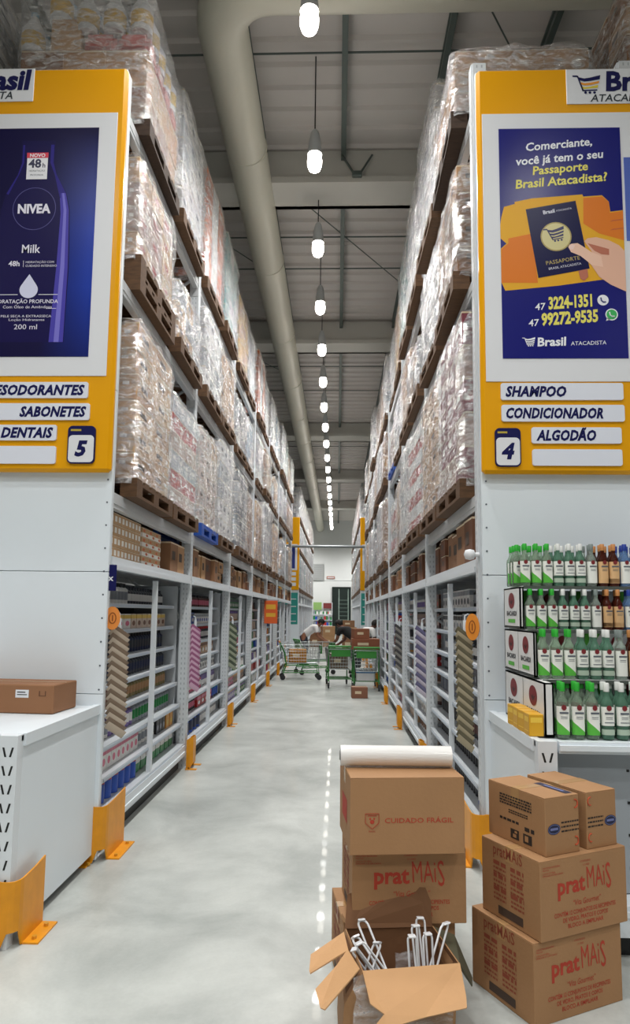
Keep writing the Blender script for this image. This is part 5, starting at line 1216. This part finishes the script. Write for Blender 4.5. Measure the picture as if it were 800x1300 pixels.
# ------------------------------------------------------------------ shopping carts
M_cgreen = mat('#2f7d34', .4, name='cart_green'); M_wire = mat('#a9b0b0', .3, metal=.6); M_rub = mat('#2a2b2d', .6)
def make_cart(hcol):
    t = thing('shopping_cart', 'x', 'cart'); L, Wd = .82, .52; z0, z1 = .38, .80
    m = MB()
    def P(u, v, z): k = (z - z0) / (z1 - z0); return (-L / 2 + u * L + (u - .5) * .12 * k - .02 * k, (v - .5) * (Wd * (.8 + .2 * k)), z)
    for z in [z0 + i * (z1 - z0) / 6 for i in range(7)]: m.tube([P(0, 0, z), P(1, 0, z), P(1, 1, z), P(0, 1, z), P(0, 0, z)], .004 if 0 < z < z1 - .01 else .007, 5)
    for i in range(15):
        u = i / 14; m.tube([P(u, 0, z1), P(u, 0, z0), P(u, 1, z0), P(u, 1, z1)], .0035, 4)
    for i in range(9):
        v = i / 8; m.tube([P(1, v, z1), P(1, v, z0), P(0, v, z0), P(0, v, z1)], .0035, 4)
    m.build('wire_basket', M_wire, t)
    m = MB()
    for v in (-.25, .25):
        m.tube([(-L / 2 - .10, v, .86), (-L / 2 + .02, v, .62), (-L / 2 + .06, v, .34), (-L / 2 - .02, v, .14)], .014, 8); m.tube([(-L / 2 + .06, v, .34), (L / 2 - .02, v * .9, .34), (L / 2 + .0, v * .9, .13)], .013, 8); m.tube([(-L / 2 + .0, v, .17), (L / 2, v * .9, .17)], .012, 8)
    for k in range(5): m.tube([(-L / 2 + .1 + k * .15, -.24, .175), (-L / 2 + .1 + k * .15, .24, .175)], .007, 5)
    m.build('frame', M_cgreen, t, smooth=True, ang=1)
    MB().tube([(-L / 2 - .10, -.26, .86), (-L / 2 - .10, .26, .86)], .02, 10).build('handle', mat(hcol, .4), t, smooth=True, ang=1)
    MB().box(-.02, .02, -.2, .2, z1 - .2, z1 - .02, 0, Matrix.Translation((L / 2 + .05, 0, 0))).build('front_panel', M_cgreen, t, bevel=.006)
    MB().box(-.01, .01, -.2, .2, -.09, .09, 0, Matrix.Translation((-L / 2 - .07, 0, .74))).build('seat_flap', mat('#3c8f3c', .4), t, bevel=.006)
    w = None
    for x, v in ((-L / 2 - .02, .25), (-L / 2 - .02, -.25), (L / 2, .22), (L / 2, -.22)):
        if w is None:
            w = o = MB().cyl((0, -.014, .06), (0, .014, .06), .06, 14).box(-.01, .01, -.022, -.016, .05, .16).box(-.01, .01, .016, .022, .05, .16).build('wheel', M_rub, t, smooth=True, ang=.7)
        else: o = w.copy(); COL.objects.link(o)
        o.location = (x, v, 0)
    return t
place('cartA', lambda: make_cart('#d9822b'), (-.84, 15.9, 0), .12, 'green shopping cart with orange handle, side on beside the lotion-sign rack')
place('cartB', lambda: make_cart('#3c8f3c'), (-.55, 17.3, 0), .35, 'grey wire shopping cart right behind the orange-handled cart')
place('cartB', lambda: make_cart('#3c8f3c'), (.04, 14.5, 0), PI / 2 + .1, 'green shopping cart standing end on, left of the cart with brown cartons')
place('cartB', lambda: make_cart('#3c8f3c'), (.60, 14.1, 0), PI / 2, 'green shopping cart loaded with brown cartons')
def plain_carton(name, label, loc, rz, w, d, h, col=None, cat='carton'):
    t = thing(name, label, cat, loc, rz); MB().box(-w / 2, w / 2, -d / 2, d / 2, 0, h).build('carton_body', col or M_brown, t, bevel=.004)
    m = MB(); m.box(-w / 2 - .001, w / 2 + .001, -.025, .025, h, h + .001); m.box(-w * .3, w * .1, -d / 2 - .0015, -d / 2, h * .4, h * .65); m.build('tape', M_tape, t)
    return t
plain_carton('brown_carton', 'wide brown carton on the loaded cart', (.58, 13.95, .81), .05, .56, .40, .22, mat('#8a5138', .75, noise=.06))
plain_carton('brown_carton', 'tilted brown carton on top of the wide one on the cart', (.48, 13.95, 1.033), .2, .32, .3, .2, mat('#8f5a40', .75, noise=.06))
plain_carton('brown_carton', 'small brown carton on the floor in front of the loaded cart', (.42, 12.6, 0), .05, .29, .25, .20, mat('#8a5d48', .75, noise=.06))
t = thing('storage_tub', 'white storage tub with blue rim on the lower rack of the loaded cart', 'tub', (.59, 13.95, .192)); MB().prism(rrect(.38, .34, .04), 0, .17).build('tub_body', M_whitec, t); MB().prism(rrect(.40, .36, .04), .15, .175).build('rim', mat('#5a86b0', .5), t)
plain_carton('grey_carton', 'grey-brown carton in the cart standing end on', (.04, 14.4, .392), .1, .36, .3, .3, mat('#6d5d50', .75))
plain_carton('orange_crate', 'orange carton in the basket of the orange-handled cart', (-.92, 15.9, .392), .12, .4, .3, .3, mat('#b5792e', .7))
plain_carton('pink_carton', 'bright pink-red carton on the floor beside the orange-handled cart', (-1.62, 15.3, .24), 0, .1, .3, .18, mat('#c22c55', .6))
# ------------------------------------------------------------------ people bending over their work
def skin_mesh(name, pts, edges, rad, m, parent, root=0, sub=2):
    me = bpy.data.meshes.new(name); me.from_pydata(pts, edges, []); o = bpy.data.objects.new(name, me); COL.objects.link(o); o.parent = parent
    o.modifiers.new('skin', 'SKIN'); s = o.modifiers.new('sub', 'SUBSURF'); s.levels = s.render_levels = sub
    for i, v in enumerate(me.skin_vertices[0].data):
        r = rad[i]; v.radius = r if isinstance(r, tuple) else (r, r); v.use_root = (i == root)
    o.modifiers['skin'].use_smooth_shade = True
    me.materials.append(m); return o
def person(label, loc, rz, shirt, trousers, lean, hair='#191412', skin='#8a5c44'):
    """bending figure facing local +x; lean is the torso angle from upright"""
    t = thing('person', label, 'person', loc, rz); V = Vector
    hip = V((0, 0, .88)); ax = V((math.sin(lean), 0, math.cos(lean))); chest = hip + ax * .34; neck = hip + ax * .52; hd_ax = V((math.sin(lean * .8), 0, math.cos(lean * .8))); head = neck + hd_ax * .13; top = neck + hd_ax * .23
    pts = [hip, hip + ax * .17, chest, neck - ax * .04, neck + hd_ax * .03, head - hd_ax * .02, head + hd_ax * .05]; ed = [(0, 1), (1, 2), (2, 3), (3, 4), (4, 5), (5, 6)]; rad = [(.15, .12), (.13, .10), (.16, .11), (.09, .08), .05, .078, .085]
    arms = []; legs = []
    for s in (1, -1):
        sh = chest + ax * .14 + V((0, .19 * s, 0)); el = sh + V((.06, .04 * s, -.29)); wr = el + V((.20, -.03 * s, -.14)); hn = wr + V((.07, 0, -.03))
        n = len(pts); pts += [sh, el, wr, hn]; ed += [(2, n), (n, n + 1), (n + 1, n + 2), (n + 2, n + 3)]; rad += [.062, .045, .032, .034]; arms.append((sh, el, wr, hn))
        for f in range(4):                              # four fingers, unequal, bent downward
            k = len(pts); a = hn + V((.03, (.024 - f * .016) * s, -.008)); b = a + V((.028 + (.006 if f in (1, 2) else 0), 0, -.014)); c = b + V((.012, 0, -.02)); pts += [a, b, c]; ed += [(n + 3, k), (k, k + 1), (k + 1, k + 2)]; rad += [.009, .0085, .007]
        k = len(pts); a = hn + V((.0, .03 * s, 0)); b = a + V((.025, .015 * s, -.015)); pts += [a, b]; ed += [(n + 3, k), (k, k + 1)]; rad += [.010, .008]
        hp = hip + V((0, .09 * s, -.06)); kn = V((.08, .11 * s, .48)); an = V((-.02, .11 * s, .09)); to = V((.13, .12 * s, .04)); n = len(pts); pts += [hp, kn, an, to]; ed += [(0, n), (n, n + 1), (n + 1, n + 2), (n + 2, n + 3)]; rad += [.09, .062, .042, .04]; legs.append((hp, kn, an, to))
    skin_mesh('body', [tuple(p) for p in pts], ed, rad, mat(skin, .55), t)
    P = [hip, hip + ax * .17, chest, neck - ax * .05]; E = [(0, 1), (1, 2), (2, 3)]; R_ = [(.165, .14), (.15, .12), (.18, .13), (.09, .09)]
    for sh, el, wr, hn in arms: n = len(P); P += [sh, sh + (el - sh) * .7]; E += [(2, n), (n, n + 1)]; R_ += [.08, .064]
    skin_mesh('shirt', [tuple(p) for p in P], E, R_, mat(shirt, .8), t)
    P = [hip + V((0, 0, .04)), hip + V((0, 0, -.04))]; E = [(0, 1)]; R_ = [(.165, .135), (.165, .14)]
    for hp, kn, an, to in legs: n = len(P); P += [hp, kn, an + V((0, 0, .04))]; E += [(1, n), (n, n + 1), (n + 1, n + 2)]; R_ += [.105, .078, .065]
    skin_mesh('trousers', [tuple(p) for p in P], E, R_, mat(trousers, .8), t, root=1)
    for s in (1, -1):
        an, to = legs[0 if s == 1 else 1][2:]
        MB().prism(rrect(.27, .095, .04), 0, .075, 0, Matrix.Translation((an.x + .05, an.y + .01 * s, 0))).build('shoe', M_black, t, bevel=.012)
    Mh = Matrix.Translation(head) @ Matrix.Rotation(lean * .8, 4, 'Y')
    bm = bmesh.new(); bmesh.ops.create_uvsphere(bm, u_segments=20, v_segments=12, radius=.108)
    for v in bm.verts:
        if v.co.z < -.01 and v.co.x > -.02: v.co *= .72
        if v.co.x > .055 and v.co.z < .05: v.co *= .78
        v.co.x -= .008; v.co.z += .015
    me = bpy.data.meshes.new('hair'); bm.to_mesh(me); bm.free(); me.materials.append(mat(hair, .8)); me.transform(Mh); ho = bpy.data.objects.new('hair', me); COL.objects.link(ho); ho.parent = t
    m = MB(); e = MB()
    m.lathe([(.012, -.025), (.016, 0), (.006, .03)], 8, 0, Mh @ Matrix.Translation((.088, 0, -.015))); m.build('nose', mat(skin, .55), t, smooth=True)
    for s in (1, -1): e.lathe([(.004, -.008), (.011, 0), (.004, .008)], 8, 0, Mh @ Matrix.Translation((.08, .032 * s, .005)))
    e.box(-.002, .004, -.022, .022, -.004, .004, 0, Mh @ Matrix.Translation((.082, 0, -.055))); e.build('eyes_and_mouth', mat('#3a2220', .6), t)
    for s in (1, -1): MB().lathe([(.006, -.03), (.014, 0), (.008, .03)], 8, 0, Mh @ Matrix.Translation((0, .088 * s, -.01))).build('ear', mat(skin, .55), t, smooth=True)
    return t
person('person in a white shirt bending over the grey wire cart near the lotion-sign rack', (-1.0, 20.2, 0), -.1, '#e6e4e2', '#2b2f3a', 1.0)
person('person in black clothes bending toward the shelves behind the loaded cart', (.52, 17.6, 0), PI - .5, '#17171a', '#1d1e22', 1.0, skin='#7a5040')
person('person in a white shirt with dark hair leaning over beside the passport-sign rack', (.44, 16.4, 0), .2, '#e2e1df', '#23262e', .95, skin='#5b3c2e')

# ------------------------------------------------------------------ end of the far racks and back wall
for sd, xa, xb, nm in (('L', -3.7, -1.46, '5'), ('R', .87, 3.15, '4')):
    r = RACK['F' + sd]; t = bpy.data.objects.new('end_panel', None); COL.objects.link(t); t.parent = r; t.location = ((xa + xb) / 2 - r.location.x, -.01, 0); hw = (xb - xa) / 2
    MB().box(-hw, hw, -.03, 0, .02, 2.5).box(-hw, hw, -.03, 0, 2.504, 5.2).build('panel_sheet', M_panel, t, bevel=.003)
    m = MB(); m.box(-hw + .04, hw - .04, -.04, -.031, 1.1, 2.3); m.build('teal_panel', mat('#2a8f86', .5), t); m = MB()
    for k in range(4): m.box(-hw + .1, hw - .1, -.06, -.041, 1.2 + k * .28, 1.23 + k * .28)
    m.build('ledge', M_board, t)
    t = thing('aisle_sign_board', 'yellow sign with blue poster on the %s' % RACKN['F' + sd], 'sign', ((xa + xb) / 2, FY0 - .1, 2.4))
    MB().box(-hw, hw, 0, .06, 0, 2.8).build('yellow_body', M_yellow, t, bevel=.02)
    MB().box(-hw + .08, hw - .08, -.01, 0, .75, 1.75).build('poster_board', M_board, t, bevel=.003)
    MB().box(.1, hw - .16, -.016, -.01, .82, 1.68).box(-hw + .16, -.1, -.016, -.01, .82, 1.68).build('poster', mat('#27357f', .4), t)
    MB().box(-.5, .5, -.012, 0, 2.35, 2.6).build('logo_patch', M_board, t); m = MB()
    for k in range(3): m.box(-hw + .3, hw - .12, -.012, 0, .15 + k * .2, .28 + k * .2)
    m.build('name_board', M_board, t)
for q, (x, y, z, w, h, l) in enumerate(((-.95, 31.0, 0, .55, .48, 'lower left'), (-.37, 31.0, 0, .55, .48, 'lower right'), (-.93, 31.0, .483, .55, .45, 'upper left'), (-.36, 31.0, .483, .55, .45, 'upper right'), (.52, 28.6, 0, .6, .5, 'low one nearest the ladder'), (.53, 28.6, .503, .58, .45, 'middle one nearest the ladder'), (.5, 28.6, .956, .5, .28, 'top one nearest the ladder'))):
    plain_carton('brown_carton', 'brown carton piled in the far cross aisle, ' + l, (x, y, z), .03 * (q % 3 - 1), w, .5, h, M_tan if q % 2 else M_brown)
t = thing('platform_ladder', 'grey-green platform ladder standing before the dark doorway', 'ladder', (.45, 46.5, 0)); Ml = mat('#7f9188', .4, metal=.3)
m = MB()
for s in (-.32, .32): m.tube([(s, -.9, 0), (s, .5, 2.6)], .035, 6); m.tube([(s, .6, 0), (s, .55, 3.1)], .03, 6); m.tube([(s, -.2, 2.1), (s, .5, 3.2)], .02, 6)
m.build('rail', Ml, t); st = None
for k in range(9):
    if st is None: st = o = MB().box(-.32, .32, -.1, .1, -.015, .015).build('step', Ml, t)
    else: o = st.copy(); COL.objects.link(o)
    o.location = (0, -.76 + k * .14, .27 + k * .27)
t = thing('wall_shelving', 'low white shelving with green and red display panels at the back wall', 'shelving', (-1.0, Y1R - .5, 0))
m = MB()
for z in (.2, .6, 1.0, 1.4): m.box(-.75, .65, -.2, .35, z, z + .04)
for x in (-.75, -.05, .62): m.box(x, x + .04, .3, .36, 0, 2.3)
m.build('shelf_frame', M_white, t)
MB().box(-.72, -.12, .26, .3, 1.75, 2.3).build('green_panel', mat('#8fb56a', .5), t, bevel=.01); MB().box(0, .6, .26, .3, 1.85, 2.25).build('red_panel', mat('#7a3434', .5), t, bevel=.01)
m = MB(); rr = random.Random(2); cs = [C(x) for x in (WHT, GRN, RED, BLU, GRY)]
for z in (.24, .64, 1.04, 1.44):
    x = -.72
    while x < .55: w = rr.uniform(.08, .16); m.box(x, x + w - .01, -.15, .1, z, z + rr.uniform(.18, .28), rr.randrange(5)); x += w
tag(m.build('shelf_goods', cs), 'tiny mixed goods standing on the low shelving at the back wall', 'goods', kind='stuff').location = (-1.0, Y1R - .5, 0)
# green plastic crate goods at the passport-sign rack's near corner
for i in range(3):
    key, bl = goods('packet', TEA, TEA, WHT, .07, .17); place(key, bl, (XR + .10, RY0 + .25 + i * .09, SZ[1]), PI, 'teal packet at the near corner, second shelf of the passport-sign rack', 'teal packets at the near corner')
